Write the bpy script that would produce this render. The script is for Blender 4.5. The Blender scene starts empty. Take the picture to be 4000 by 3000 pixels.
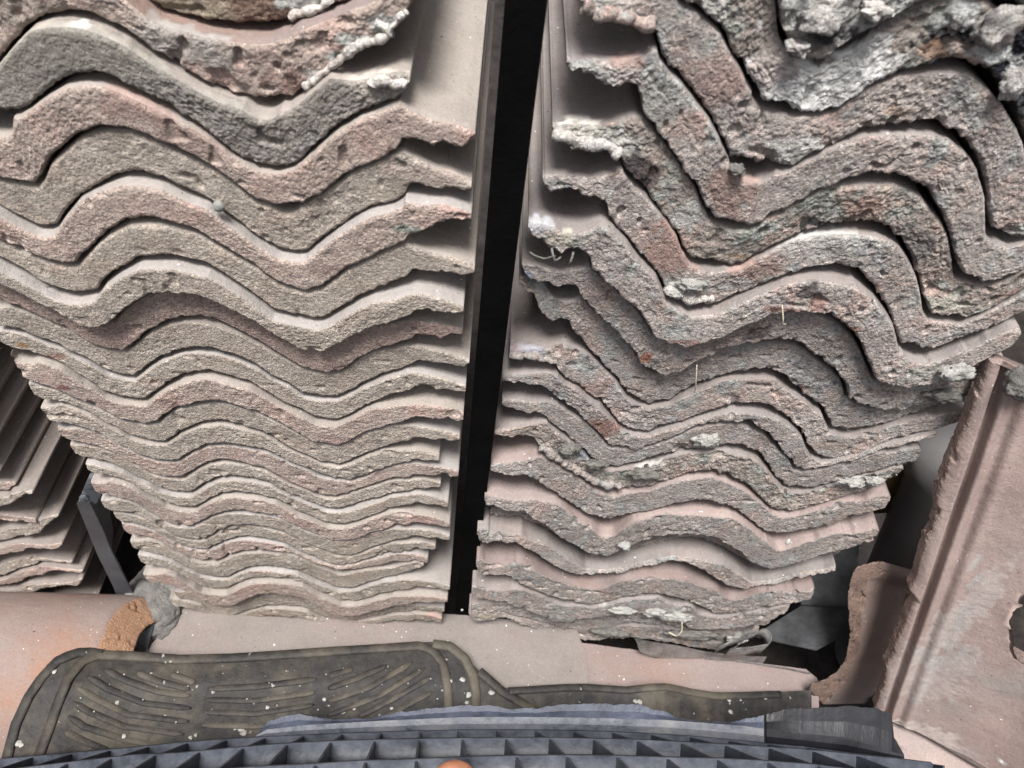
import bpy, math, random
import numpy as np
C = bpy.context.scene.collection
random.seed(7)

# ------------------------------------------------------------------ camera, world, sun, exposure
F = 2891.0                                        # focal length for a 4000 px wide frame
W = np.array([0.99560062, -0.0731809, 0.05851463])   # rows: world x, y, z axes seen by the camera
D = np.array([0.01792245, 0.7617041, 0.64767712])
UP = np.array([0.09196843, 0.64377902, -0.75966465])
CAM = np.array([0.0, 0.0, 0.868])
cam_d = bpy.data.cameras.new('camera'); cam = bpy.data.objects.new('camera', cam_d); C.objects.link(cam)
from mathutils import Matrix, Vector
R3 = Matrix(((W[0], W[1], -W[2]), (D[0], D[1], -D[2]), (UP[0], UP[1], -UP[2])))
cam.matrix_world = Matrix.Translation(CAM) @ R3.to_4x4()
cam_d.sensor_width = 36.0; cam_d.lens = 36.0 * F / 4000.0
cam_d.clip_start = 0.01; cam_d.clip_end = 100
cam_d.dof.use_dof = True; cam_d.dof.focus_distance = 0.60; cam_d.dof.aperture_fstop = 11.0
sc = bpy.context.scene; sc.camera = cam

world = bpy.data.worlds.new("World"); sc.world = world; world.use_nodes = True
nt = world.node_tree; bg = nt.nodes['Background']
sky = nt.nodes.new('ShaderNodeTexSky'); sky.sky_type = 'NISHITA'; sky.sun_disc = False
SUN_EL, SUN_AZ = math.radians(72), math.radians(200)
sky.sun_elevation = SUN_EL; sky.sun_rotation = SUN_AZ
sky.air_density = 0.6; sky.dust_density = 4.0; sky.ozone_density = 0.4
hs = nt.nodes.new('ShaderNodeHueSaturation'); hs.inputs['Saturation'].default_value = 0.25
nt.links.new(sky.outputs[0], hs.inputs['Color']); nt.links.new(hs.outputs[0], bg.inputs['Color'])
bg.inputs['Strength'].default_value = 0.066
sun_d = bpy.data.lights.new('sun', 'SUN'); sun = bpy.data.objects.new('sun', sun_d); C.objects.link(sun)
sun_d.energy = 2.6; sun_d.angle = math.radians(18); sun_d.color = (1.0, 0.97, 0.93)
sd = Vector((math.sin(SUN_AZ) * math.cos(SUN_EL), math.cos(SUN_AZ) * math.cos(SUN_EL), math.sin(SUN_EL)))
sun.rotation_euler = sd.to_track_quat('Z', 'Y').to_euler()
sc.view_settings.view_transform = 'Standard'; sc.view_settings.look = 'None'
sc.view_settings.exposure = 1.25; sc.view_settings.gamma = 1.0
sc.cycles.max_bounces = 8; sc.cycles.diffuse_bounces = 3

# ------------------------------------------------------------------ points of the photograph -> points in the place
def ray(uv):
    uv = np.atleast_2d(np.asarray(uv, float))
    c = np.c_[(uv[:, 0] - 2000) / F, -(uv[:, 1] - 1500) / F, np.ones(len(uv))]
    return np.c_[c @ W, c @ D, c @ UP]
def on_front(uv, y):                              # meets the upright plane y metres in front of the camera
    d = ray(uv); y = np.broadcast_to(np.asarray(y, float), (len(d),))
    return CAM + d * (y / d[:, 1])[:, None]
def on_level(uv, z):                              # meets the level plane at height z
    d = ray(uv); z = np.broadcast_to(np.asarray(z, float), (len(d),))
    return CAM + d * ((z - CAM[2]) / d[:, 2])[:, None]
def on_plane(uv, p0, n):
    d = ray(uv); n = np.asarray(n, float)
    return CAM + d * (((np.asarray(p0) - CAM) @ n) / (d @ n))[:, None]
def P(s): return np.array([[float(a) for a in t.split(',')] for t in s.split()])

# ------------------------------------------------------------------ noise
def _h(ix, iy, iz, s):
    h = (ix * 374761393 + iy * 668265263 + iz * 2147483647 + s * 974634777) & 0xffffffff
    h = ((h ^ (h >> 13)) * 1274126177) & 0xffffffff
    h = ((h ^ (h >> 16)) * 2246822519) & 0xffffffff
    return ((h ^ (h >> 15)) & 0xffffff) / float(0xffffff)
def vn(p, freq, s=0):
    q = p * freq; i = np.floor(q).astype(np.int64); f = q - i; f = f * f * (3 - 2 * f)
    r = 0
    for a in (0, 1):
        for b in (0, 1):
            for c in (0, 1):
                w = (f[:, 0] if a else 1 - f[:, 0]) * (f[:, 1] if b else 1 - f[:, 1]) * (f[:, 2] if c else 1 - f[:, 2])
                r = r + w * _h(i[:, 0] + a, i[:, 1] + b, i[:, 2] + c, s)
    return r * 2 - 1
def grains(p, freq, s=0):                         # distance to the nearest grain centre, 0..1
    q = p * freq; i = np.floor(q).astype(np.int64); f = q - i; best = np.full(len(p), 9.0)
    for a in (-1, 0, 1):
        for b in (-1, 0, 1):
            for c in (-1, 0, 1):
                x, y, z = i[:, 0] + a, i[:, 1] + b, i[:, 2] + c
                d = (a + _h(x, y, z, s) - f[:, 0]) ** 2 + (b + _h(x, y, z, s + 1) - f[:, 1]) ** 2 + (c + _h(x, y, z, s + 2) - f[:, 2]) ** 2
                best = np.minimum(best, d)
    return np.sqrt(best)
def rough(p, s, k=1.0):                           # height field of a broken, granular face, metres
    q_ = p * np.array([1.0, 1.0, 1.25])
    g1 = 1 - np.clip(grains(q_, 330, s), 0, 1)
    g2 = 1 - np.clip(grains(p, 620, s + 5), 0, 1)
    n0 = vn(p, 34, s + 11); n1 = vn(p, 95, s + 12); n2 = vn(p, 260, s + 14)
    pit = np.clip((vn(p, 150, s + 13) - 0.42) * 4, 0, 1) * np.clip(vn(p, 30, s + 15) * 2 + .5, 0, 1)
    vary = .55 + .75 * np.clip(vn(p, 22, s + 16) + .45, 0, 1)      # smoother and coarser stretches
    return k * (0.0010 * n0 + vary * (0.0004 * n1 + 0.0005 * n2 + 0.0008 * (g1 - .5) + 0.0009 * (g2 - .5)) - 0.0030 * pit)

# ------------------------------------------------------------------ mesh helpers
def mesh_np(name, v, quads, mats, mi=None, tint=None, smooth=True, tris=None):
    me = bpy.data.meshes.new(name)
    v = np.asarray(v, np.float32); quads = np.asarray(quads, np.int32).reshape(-1, 4)
    nt_ = 0 if tris is None else len(tris)
    nl = quads.size + nt_ * 3
    me.vertices.add(len(v)); me.vertices.foreach_set('co', v.ravel())
    me.loops.add(nl); me.polygons.add(len(quads) + nt_)
    li = quads.ravel() if not nt_ else np.concatenate([quads.ravel(), np.asarray(tris, np.int32).ravel()])
    me.loops.foreach_set('vertex_index', li)
    ls = np.arange(len(quads)) * 4
    if nt_: ls = np.concatenate([ls, quads.size + np.arange(nt_) * 3])
    me.polygons.foreach_set('loop_start', ls.astype(np.int32))
    for m in (mats if isinstance(mats, (list, tuple)) else [mats]): me.materials.append(m)
    if mi is not None: me.polygons.foreach_set('material_index', np.asarray(mi, np.int32))
    me.update(calc_edges=True); me.validate()
    me.polygons.foreach_set('use_smooth', np.full(len(me.polygons), smooth))
    if tint is not None:
        at = me.color_attributes.new('tint', 'FLOAT_COLOR', 'POINT'); at.data.foreach_set('color', tint.astype(np.float32).ravel())
    return me
def link(name, me, label=None, cat=None, group=None, parent=None, loc=(0, 0, 0), kind=None):
    o = bpy.data.objects.new(name, me); C.objects.link(o); o.location = loc
    if parent is not None: o.parent = parent
    if label: o['label'] = label
    if cat: o['category'] = cat
    if group: o['group'] = group
    if kind: o['kind'] = kind
    return o
def empty(name, loc, label, cat, group=None):
    return link(name, None, label, cat, group, loc=tuple(loc))
def grid_quads(n, m, base=0, wrap=False):
    i = np.arange(n - 1)[:, None]; j = np.arange(m if wrap else m - 1)[None, :]; k = (j + 1) % m
    a = base + i * m + j; b = base + i * m + k
    return np.stack([a + 0 * k, a + m, b + m, b], -1).reshape(-1, 4)

def patches(pts, tint, spec):                     # real spots of another colour: lichen, bare clay, lime
    for c, r, col, al in spec:
        d = np.linalg.norm((pts - c) / r, axis=1) * .85 + 0.45 * vn(pts, 80, 3) + 0.35 * vn(pts, 260, 4)
        a = np.clip((1.05 - d) * 3.0, 0, 1) * al
        w = (a / (a + tint[:, 3] * (1 - a) + 1e-6))[:, None]
        tint[:, :3] = tint[:, :3] * (1 - w) + np.array(col) * w
        tint[:, 3] = tint[:, 3] + a * (1 - tint[:, 3])

def ring_tile(name, lo, up, back, length, mats, seed, step, rows=22, k=1.0, jag=1.0, spec=(), top_h=None, bev=.004, rag_up=0.15, tb=None):
    """A slab whose rough front runs along a profile: lo / up are its lower and upper front edges (n x 3),
    swept along `back`. Ring per station: front bottom->top, top front->back, bottom back->front."""
    n = len(lo); back = np.asarray(back, float); L = np.broadcast_to(np.asarray(length, float), (n,))
    r = np.linspace(0, 1, rows); 
    th = np.linalg.norm(up - lo, axis=1)
    S = lo[:, None, :] * (1 - r)[None, :, None] + up[:, None, :] * r[None, :, None]
    a = np.clip(bev / np.maximum(th, 1e-4), .05, .6)[:, None]
    t = np.clip((r[None, :] - (1 - a)) / a, 0, 1)
    t2 = np.clip((a * .7 - r[None, :]) / (a * .7), 0, 1)
    off = bev * (1 - np.sqrt(np.clip(1 - t * t, 0, 1))) + .55 * bev * t2 * t2
    fl = S.reshape(-1, 3)
    h = rough(fl, seed, k).reshape(n, rows)
    fade = 1 - np.clip(t, 0, 1) ** 2 * .85
    disp = -(h * fade) + off
    S = S + back[None, None, :] * disp[:, :, None]
    upd = (up - lo) / np.maximum(th, 1e-5)[:, None]
    e1 = jag * (.0013 * vn(fl, 120, seed + 21) + .0009 * vn(fl, 300, seed + 22) + .0008 * vn(fl, 620, seed + 23)).reshape(n, rows)
    wz = (1 - r) * 1.0 + r * rag_up
    S = S + upd[:, None, :] * (e1 * wz[None, :])[:, :, None]
    tb = np.array([.0025, .006, .012, .025, .05, .1, .2, 1.0]) if tb is None else tb
    top = []
    for q in tb:
        d = np.minimum(q, L) if q < 1 else L
        pt = up + back * (d + (bev if q < 1 else 0))[:, None]
        if top_h is not None: pt = pt + top_h(np.arange(n) / (n - 1), d)
        pt = pt + upd * (.0004 * vn(up + back * d[:, None], 60, seed + 30))[:, None]
        top.append(pt)
    bot = []
    for q in (1.0, .1, .02, .004):
        d = np.minimum(q, L) if q < 1 else L
        bot.append(lo + back * d[:, None] + upd * e1[:, :1] * (.6 if q < .05 else 0))
    R = np.concatenate([S, np.stack(top, 1), np.stack(bot, 1)], 1)
    m = R.shape[1]
    v = R.reshape(-1, 3)
    q = grid_quads(n, m, 0, True)
    jj = np.tile(np.arange(m), n - 1)
    mi = np.where(jj < rows - 2, 0, np.where(jj < rows - 1 + len(tb), 1, 0))
    # end caps: strips between front/top chain and the bottom chain
    tris = []
    for e in (0, n - 1):
        idx = e * m + np.arange(m); c0 = len(v)
        v = np.vstack([v, v[idx].mean(0)])
        for j in range(m):
            a_, b_ = idx[j], idx[(j + 1) % m]
            tris.append((c0, a_, b_) if e == 0 else (c0, b_, a_))
    mi = np.concatenate([mi, np.full(len(tris), 1)])
    tint = np.zeros((len(v), 4)); patches(v, tint, spec)
    org = (lo[n // 2] + up[n // 2]) / 2
    # orientation check so that normals point outwards
    me = mesh_np(name, v - org, q, mats, mi, tint, True, tris)
    p0 = me.polygons[(n // 2) * m + rows // 2]
    if Vector(p0.normal).dot(Vector(back)) > 0: me.flip_normals()
    return me, org

# ------------------------------------------------------------------ materials
def nd(t, kind, **kw):
    n = t.nodes.new(kind)
    for k_, v_ in kw.items():
        if k_ in n.inputs: n.inputs[k_].default_value = v_
        else: setattr(n, k_, v_)
    return n
def new_mat(name):
    m = bpy.data.materials.new(name); m.use_nodes = True; t = m.node_tree
    b = t.nodes['Principled BSDF']; b.inputs['Specular IOR Level'].default_value = .15
    return m, t, b
def coords(t):
    tc = nd(t, 'ShaderNodeTexCoord'); oi = nd(t, 'ShaderNodeObjectInfo')
    mul = nd(t, 'ShaderNodeMath', operation='MULTIPLY'); mul.inputs[1].default_value = 9.0
    t.links.new(oi.outputs['Random'], mul.inputs[0])
    add = nd(t, 'ShaderNodeVectorMath', operation='ADD')
    t.links.new(tc.outputs['Object'], add.inputs[0]); t.links.new(mul.outputs[0], add.inputs[1])
    return add.outputs[0], oi.outputs['Random']
def noise(t, co, scale, detail=4, rough_=.6):
    n = nd(t, 'ShaderNodeTexNoise', Scale=scale, Detail=detail, Roughness=rough_); t.links.new(co, n.inputs['Vector']); return n.outputs['Fac']
def ramp(t, fac, stops):
    r = nd(t, 'ShaderNodeValToRGB'); e = r.color_ramp.elements
    while len(e) < len(stops): e.new(.5)
    for el, (p, c) in zip(e, stops): el.position = p; el.color = (*c, 1) if len(c) == 3 else c
    t.links.new(fac, r.inputs[0]); return r.outputs[0]
def mix(t, fac, a, b, mode='MIX'):
    m = nd(t, 'ShaderNodeMix', data_type='RGBA', blend_type=mode)
    for s, x in ((0, fac), (6, a), (7, b)):
        if isinstance(x, (int, float)): m.inputs[s].default_value = x
        elif isinstance(x, tuple): m.inputs[s].default_value = (*x, 1)
        else: t.links.new(x, m.inputs[s])
    return m.outputs[2]
def bumps(t, b, items):                           # items: (height socket, distance)
    prev = None
    for h, dist in items:
        n = nd(t, 'ShaderNodeBump', Strength=1.0, Distance=dist); t.links.new(h, n.inputs['Height'])
        if prev is not None: t.links.new(prev, n.inputs['Normal'])
        prev = n.outputs[0]
    t.links.new(prev, b.inputs['Normal'])

def face_mat(name, c1, c2, c3, pebble=.5, lich=None):
    """broken, granular aggregate: c1/c2 base tones, c3 patches, optional lichen colours"""
    m, t, b = new_mat(name); co, rnd = coords(t)
    c1, c2, c3 = [tuple(a_ * w_ for a_, w_ in zip(c, (1.14, 1.085, 1.055))) for c in (c1, c2, c3)]
    base = ramp(t, noise(t, co, 45, 5), [(.36, c1), (.64, c2)])
    pf = ramp(t, noise(t, co, 28, 4), [(.50, (0, 0, 0)), (.68, (.75, .75, .75))])
    base = mix(t, pf, base, c3)
    vor = nd(t, 'ShaderNodeTexVoronoi', Scale=620.0); t.links.new(co, vor.inputs['Vector'])
    sepc = nd(t, 'ShaderNodeSeparateColor'); t.links.new(vor.outputs['Color'], sepc.inputs[0])
    gv = ramp(t, sepc.outputs[0], [(0, (.36, .36, .38)), (.2, (.74, .74, .75)), (.55, (1.0, .99, .98)), (.85, (1.22, 1.19, 1.15)), (1, (1.75, 1.7, 1.62))])
    base = mix(t, min(1, pebble * .95), base, mix(t, 1.0, base, gv, 'MULTIPLY'))
    gr = ramp(t, noise(t, co, 55, 7, .75), [(.33, (.76, .75, .76)), (.44, (1, 1, 1)), (.58, (1.04, 1.03, 1.02)), (.70, (1.18, 1.16, 1.14))])
    base = mix(t, 1.0, base, gr, 'MULTIPLY')
    spk = ramp(t, noise(t, co, 700, 2), [(.68, (0, 0, 0)), (.74, (1, 1, 1))])
    base = mix(t, spk, base, tuple(min(1, x * 1.35 + .05) for x in c2))
    if lich:
        lf = ramp(t, noise(t, co, 38, 6, .7), [(.52, (0, 0, 0)), (.60, (1, 1, 1))])
        base = mix(t, lf, base, ramp(t, noise(t, co, 160, 5, .7), [(.34, lich[0]), (.5, lich[1]), (.68, lich[2])]))
    at = nd(t, 'ShaderNodeVertexColor', layer_name='tint')
    pc = mix(t, 1.0, at.outputs['Color'], ramp(t, noise(t, co, 190, 4, .7), [(.3, (.62, .62, .62)), (.7, (1.2, 1.2, 1.2))]), 'MULTIPLY')
    base = mix(t, at.outputs['Alpha'], base, pc)
    t.links.new(base, b.inputs['Base Color']); b.inputs['Roughness'].default_value = .95
    v2 = nd(t, 'ShaderNodeTexVoronoi', Scale=640.0, feature='SMOOTH_F1'); t.links.new(co, v2.inputs['Vector'])
    inv = nd(t, 'ShaderNodeMath', operation='SUBTRACT'); inv.inputs[0].default_value = 1; t.links.new(v2.outputs['Distance'], inv.inputs[1])
    bumps(t, b, [(noise(t, co, 340, 6, .75), .0013), (inv.outputs[0], .0014), (noise(t, co, 1300, 3, .7), .0012)])
    return m
def top_mat(name, c1, c2, c3, fleck=(.75, .74, .72), rgh=.8):
    """moulded upper skin of a tile: smooth, dusty, finely speckled"""
    m, t, b = new_mat(name); co, rnd = coords(t)
    c1, c2, c3 = [tuple(a_ * w_ for a_, w_ in zip(c, (.84, .80, .79))) for c in (c1, c2, c3)]
    base = ramp(t, noise(t, co, 16, 5, .65), [(.35, c1), (.65, c2)])
    pf = ramp(t, noise(t, co, 9, 5, .7), [(.5, (0, 0, 0)), (.68, (1, 1, 1))])
    base = mix(t, pf, base, c3)
    base = mix(t, .5, base, mix(t, 1.0, base, ramp(t, noise(t, co, 420, 4, .8), [(.3, (.7, .7, .7)), (.7, (1.25, 1.25, 1.25))]), 'MULTIPLY'))
    sp = ramp(t, noise(t, co, 260, 1), [(.76, (0, 0, 0)), (.79, (1, 1, 1))])
    base = mix(t, sp, base, fleck)
    dk = ramp(t, noise(t, co, 310, 1), [(.75, (0, 0, 0)), (.78, (1, 1, 1))])
    base = mix(t, dk, base, tuple(x * .35 for x in c1))
    at = nd(t, 'ShaderNodeVertexColor', layer_name='tint')
    pc = mix(t, 1.0, at.outputs['Color'], ramp(t, noise(t, co, 150, 4, .7), [(.3, (.7, .7, .7)), (.7, (1.15, 1.15, 1.15))]), 'MULTIPLY')
    base = mix(t, at.outputs['Alpha'], base, pc)
    t.links.new(base, b.inputs['Base Color']); b.inputs['Roughness'].default_value = rgh
    bumps(t, b, [(noise(t, co, 70, 6, .7), .0016), (noise(t, co, 650, 3, .7), .0005)])
    return m
M = {}
G1, G2 = (.38, .35, .315), (.49, .46, .42)
M['f_grey'] = face_mat('granular beige concrete', G1, G2, (.40, .34, .30))
M['f_warm'] = face_mat('granular pinkish concrete', (.41, .35, .32), (.50, .44, .405), (.48, .35, .325))
M['f_red'] = face_mat('granular dull red concrete', (.36, .285, .265), (.42, .345, .32), (.37, .325, .295))
M['f_slate'] = face_mat('granular slate concrete', (.25, .24, .23), (.35, .335, .315), (.28, .285, .285))
LI = ((.06, .065, .06), (.36, .37, .34), (.66, .66, .62))
LI2 = ((.11, .11, .11), (.42, .42, .405), (.70, .70, .675))
M['f_old'] = face_mat('weathered clay with lichen', (.335, .312, .305), (.485, .458, .448), (.46, .355, .325), .65, LI2)
M['f_mud'] = face_mat('weathered clay under grey dust', (.295, .276, .27), (.395, .374, .365), (.38, .315, .295), .6, ((.17, .165, .165), (.36, .355, .345), (.52, .515, .50)))
M['f_lich'] = face_mat('tile crusted with black and white lichen', (.30, .275, .26), (.43, .40, .375), (.43, .31, .275), .5, LI)
M['f_lichen_heavy'] = face_mat('thick black and white lichen', (.05, .05, .055), (.72, .73, .72), (.45, .39, .36), .4, ((.03, .03, .04), (.40, .40, .39), (.74, .75, .74)))
M['f_clay'] = face_mat('broken brown clay', (.20, .145, .12), (.28, .21, .18), (.22, .165, .145), .5)
M['f_orange'] = face_mat('broken orange clay', (.36, .225, .15), (.42, .275, .19), (.38, .23, .14), .35)
M['f_pinkclay'] = face_mat('broken pink clay', (.36, .28, .255), (.44, .36, .335), (.36, .255, .235), .5)
M['t_beige'] = top_mat('dusty beige tile skin', (.33, .305, .278), (.41, .385, .352), (.38, .35, .327))
M['t_grey'] = top_mat('pale dusty tile skin', (.35, .335, .32), (.43, .42, .41), (.38, .36, .34))
M['t_old'] = top_mat('grey weathered tile skin', (.25, .235, .228), (.34, .32, .312), (.33, .29, .272))
M['t_pink'] = top_mat('pink clay tile skin', (.33, .275, .26), (.42, .355, .335), (.33, .29, .28))
M['t_clay'] = top_mat('stained pink clay tile skin', (.345, .27, .25), (.43, .35, .325), (.365, .335, .318))
M['t_shard'] = top_mat('brown clay skin', (.25, .19, .17), (.31, .24, .215), (.26, .22, .205))
M['t_dust'] = top_mat('brownish dusty tile skin', (.24, .215, .20), (.31, .285, .265), (.28, .255, .24))
M['t_red'] = top_mat('dull pink tile skin', (.27, .225, .215), (.31, .265, .255), (.29, .215, .185))
M['t_orange'] = top_mat('dusty orange clay skin', (.285, .22, .20), (.30, .255, .235), (.32, .205, .155))
M['t_slab'] = top_mat('pale pinkish concrete skin', (.235, .22, .205), (.275, .257, .243), (.28, .235, .225))

# ------------------------------------------------------------------ ground
def plain(name, col, rgh=.9, var=.3, scale=40, spec=.2, bump=.001, tint=False):
    m, t, b = new_mat(name); co, _ = coords(t)
    c = ramp(t, noise(t, co, scale, 5, .65), [(.3, tuple(x * (1 - var) for x in col)), (.7, tuple(min(1, x * (1 + var)) for x in col))])
    t.links.new(c, b.inputs['Base Color']); b.inputs['Roughness'].default_value = rgh; b.inputs['Specular IOR Level'].default_value = spec
    bumps(t, b, [(noise(t, co, scale * 4, 5, .7), bump)])
    return m
M['soil'] = plain('dark trodden soil', (.03, .026, .024), .95, .5, 30, .1, .006)
g = np.linspace(-3, 3, 61); gx, gy = np.meshgrid(g, g, indexing='ij'); gp = np.c_[gx.ravel(), gy.ravel(), np.full(gx.size, -.16)]
gp[:, 2] += .006 * vn(gp, 9, 2)
link('ground', mesh_np('ground', gp, grid_quads(61, 61), M['soil']), kind='structure')

# ------------------------------------------------------------------ the two big stacks and the third one at the side
DL, DR = .38, .385
STD = P('9,1340 45,1363 90,1369 181,1396 235,1419 316,1473 362,1496 407,1527 475,1550 530,1558 565,1559 601,1532 646,1500 701,1469 769,1451 810,1450 882,1464 972,1491 1090,1563 1181,1604 1235,1631 1312,1642 1362,1622 1429,1586 1475,1568 1520,1545 1600,1526 1622,1511 1669,1516 1705,1525 1746,1523 1787,1534 1818,1533')
SF = P('9,1340 560,1559 810,1450 1312,1642 1620,1520 1818,1533')
def warp(fe):                                     # the moulded profile stretched through a tile's own corner, trough and crest points
    fe = np.asarray(fe, float); std, sf = STD, SF
    kk = (fe[-1, 0] - fe[0, 0]) / (sf[-1, 0] - sf[0, 0])
    x = np.interp(std[:, 0], sf[:, 0], fe[:, 0])
    y = np.interp(x, fe[:, 0], fe[:, 1]) + (std[:, 1] - np.interp(std[:, 0], sf[:, 0], sf[:, 1])) * abs(kk)
    return np.c_[x, y]
def warp_r(fe):                                   # the same profile seen from the other end of the tile
    fe = np.asarray(fe, float)[::-1] * [-1, 1]
    w = warp(fe) * [-1, 1]
    return w[::-1]
LEFT = {
0: P('380,-190 592,0 633,32 700,50 768,63 850,80 927,93 1000,92 1036,86 1131,79 1181,45 1280,18 1339,0 1450,-60 1600,-150'),
1: P('-420,60 -150,330 -60,300 0,217 59,149 136,72 203,50 260,45 316,47 407,77 497,122 588,190 678,244 769,303 859,348 949,375 1000,381 1070,384 1136,382 1181,353 1289,262 1362,203 1407,176 1488,149 1524,122 1560,75 1588,45 1624,0 1650,-30'),
2: P('-420,300 -250,380 -100,430 0,436 68,428 113,407 158,372 181,353 244,307 316,289 384,289 452,312 542,353 633,402 723,452 814,511 904,588 1000,640 1081,658 1149,637 1226,574 1316,493 1407,434 1497,402 1565,372 1590,350 1600,330'),
3: P('-440,500 -330,560 -200,620 0,700 45,705 127,719 154,692 181,628 235,583 298,529 362,502 407,497 488,497 542,515 633,556 723,601 814,646 904,705 949,746 1000,785 1080,800 1181,801 1226,773 1267,745 1362,678 1452,637 1542,597 1562,572 1572,556 1597,552 1642,561 1692,576 1723,561 1760,566 1805,576 1854,554'),
4: P('-360,640 -200,700 0,800 68,840 149,881 199,884 222,872 253,822 316,755 407,705 488,669 565,674 633,692 741,750 814,777 882,831 949,877 1000,920 1090,976 1150,986 1194,987 1217,967 1271,922 1339,872 1407,831 1452,809 1542,786 1579,764 1588,745 1610,723 1655,723 1705,741 1746,732 1814,746 1841,741'),
5: P('-300,800 -180,850 0,940 50,962 113,990 181,1017 253,1033 289,1030 325,994 384,935 429,899 497,863 542,854 610,858 678,877 769,908 859,962 927,1003 1000,1043 1045,1080 1113,1116 1194,1141 1249,1125 1294,1094 1362,1048 1429,1017 1520,976 1580,949 1597,917 1655,908 1723,877 1769,867 1839,877'),
6: P('-240,910 -120,950 0,1008 90,1053 158,1094 226,1125 307,1143 375,1132 407,1089 475,1044 542,1003 610,996 678,999 746,1017 814,1035 882,1075 940,1112 1000,1157 1068,1211 1158,1234 1244,1247 1280,1238 1339,1202 1407,1161 1475,1134 1542,1107 1590,1089 1608,1064 1655,1062 1710,1071 1723,1062 1805,1082 1852,1071'),
7: P('-170,1040 -80,1075 0,1112 45,1134 136,1184 226,1229 316,1279 362,1288 420,1270 461,1229 520,1189 579,1161 646,1150 723,1152 791,1166 859,1193 927,1225 1000,1263 1090,1324 1176,1378 1253,1383 1316,1351 1384,1311 1452,1283 1520,1265 1601,1238 1619,1220 1665,1209 1705,1225 1769,1227 1809,1231'),
8: P('-120,1110 -40,1140 0,1170 90,1207 181,1243 271,1288 362,1342 429,1360 484,1365 520,1338 588,1283 656,1252 723,1241 791,1243 859,1261 927,1288 1000,1327 1090,1383 1181,1433 1249,1451 1307,1457 1344,1442 1407,1392 1475,1360 1542,1342 1610,1320 1624,1304 1669,1308 1723,1324 1760,1306 1805,1311'),
9: P('-45,1225 0,1270 90,1288 158,1315 235,1342 271,1369 339,1401 407,1442 475,1464 520,1469 565,1433 633,1392 701,1365 769,1356 836,1360 904,1378 1000,1420 1068,1469 1122,1491 1181,1536 1249,1550 1316,1552 1371,1527 1416,1500 1497,1464 1565,1446 1619,1424 1633,1415 1678,1421 1746,1424 1778,1433 1814,1437 1832,1424'),
10: STD,
11: P('75,1451 95,1482 127,1491 210,1515 294,1559 362,1586 429,1618 475,1640 565,1656 610,1649 633,1631 678,1599 746,1577 814,1566 859,1563 904,1572 1000,1605 1068,1640 1136,1676 1203,1717 1249,1735 1316,1746 1362,1726 1420,1694 1497,1667 1565,1649 1618,1633 1630,1627 1655,1629 1714,1636 1750,1627 1787,1642 1809,1636'),
}
FL = {12: '136,1540 640,1723 880,1647 1325,1817 1615,1720 1795,1722', 13: '183,1632 685,1800 890,1734 1375,1876 1612,1800 1715,1798',
14: '246,1705 710,1862 905,1800 1310,1940 1615,1860 1790,1862', 15: '294,1772 741,1923 927,1857 1330,1985 1619,1914 1720,1905',
16: '346,1832 759,1979 949,1923 1340,2046 1623,1970 1750,1982', 17: '373,1915 747,2052 972,1997 1352,2113 1615,2046 1756,2060',
18: '412,1982 792,2107 985,2051 1367,2173 1615,2100 1756,2110', 19: '456,2025 807,2143 1010,2100 1340,2205 1615,2149 1701,2147',
20: '489,2075 837,2191 1040,2148 1380,2226 1615,2193 1671,2200', 21: '522,2140 882,2251 1060,2214 1367,2297 1560,2250 1655,2215',
22: '553,2193 875,2300 1085,2256 1380,2348 1623,2298 1756,2306', 23: '572,2266 905,2365 1090,2325 1370,2411 1620,2360 1747,2354',
24: '690,2330 910,2402 1130,2368 1350,2430 1610,2392 1735,2392', 25: '673,2365 930,2440 1130,2412 1345,2450 1620,2428 1725,2432'}
for k_, s_ in FL.items(): LEFT[k_] = warp(P(s_))
PLM = {0: -14, 1: 0, 2: 9, 3: 13, 4: 11, 5: 19, 6: 18, 7: 26, 8: 17, 9: 16, 10: 18, 11: 22, 12: 21, 13: 22, 14: 21, 15: 21, 16: 24, 17: 27, 18: 27, 19: 26, 20: 27, 21: 28, 22: 31, 23: 36, 24: 28, 25: 30}
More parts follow.
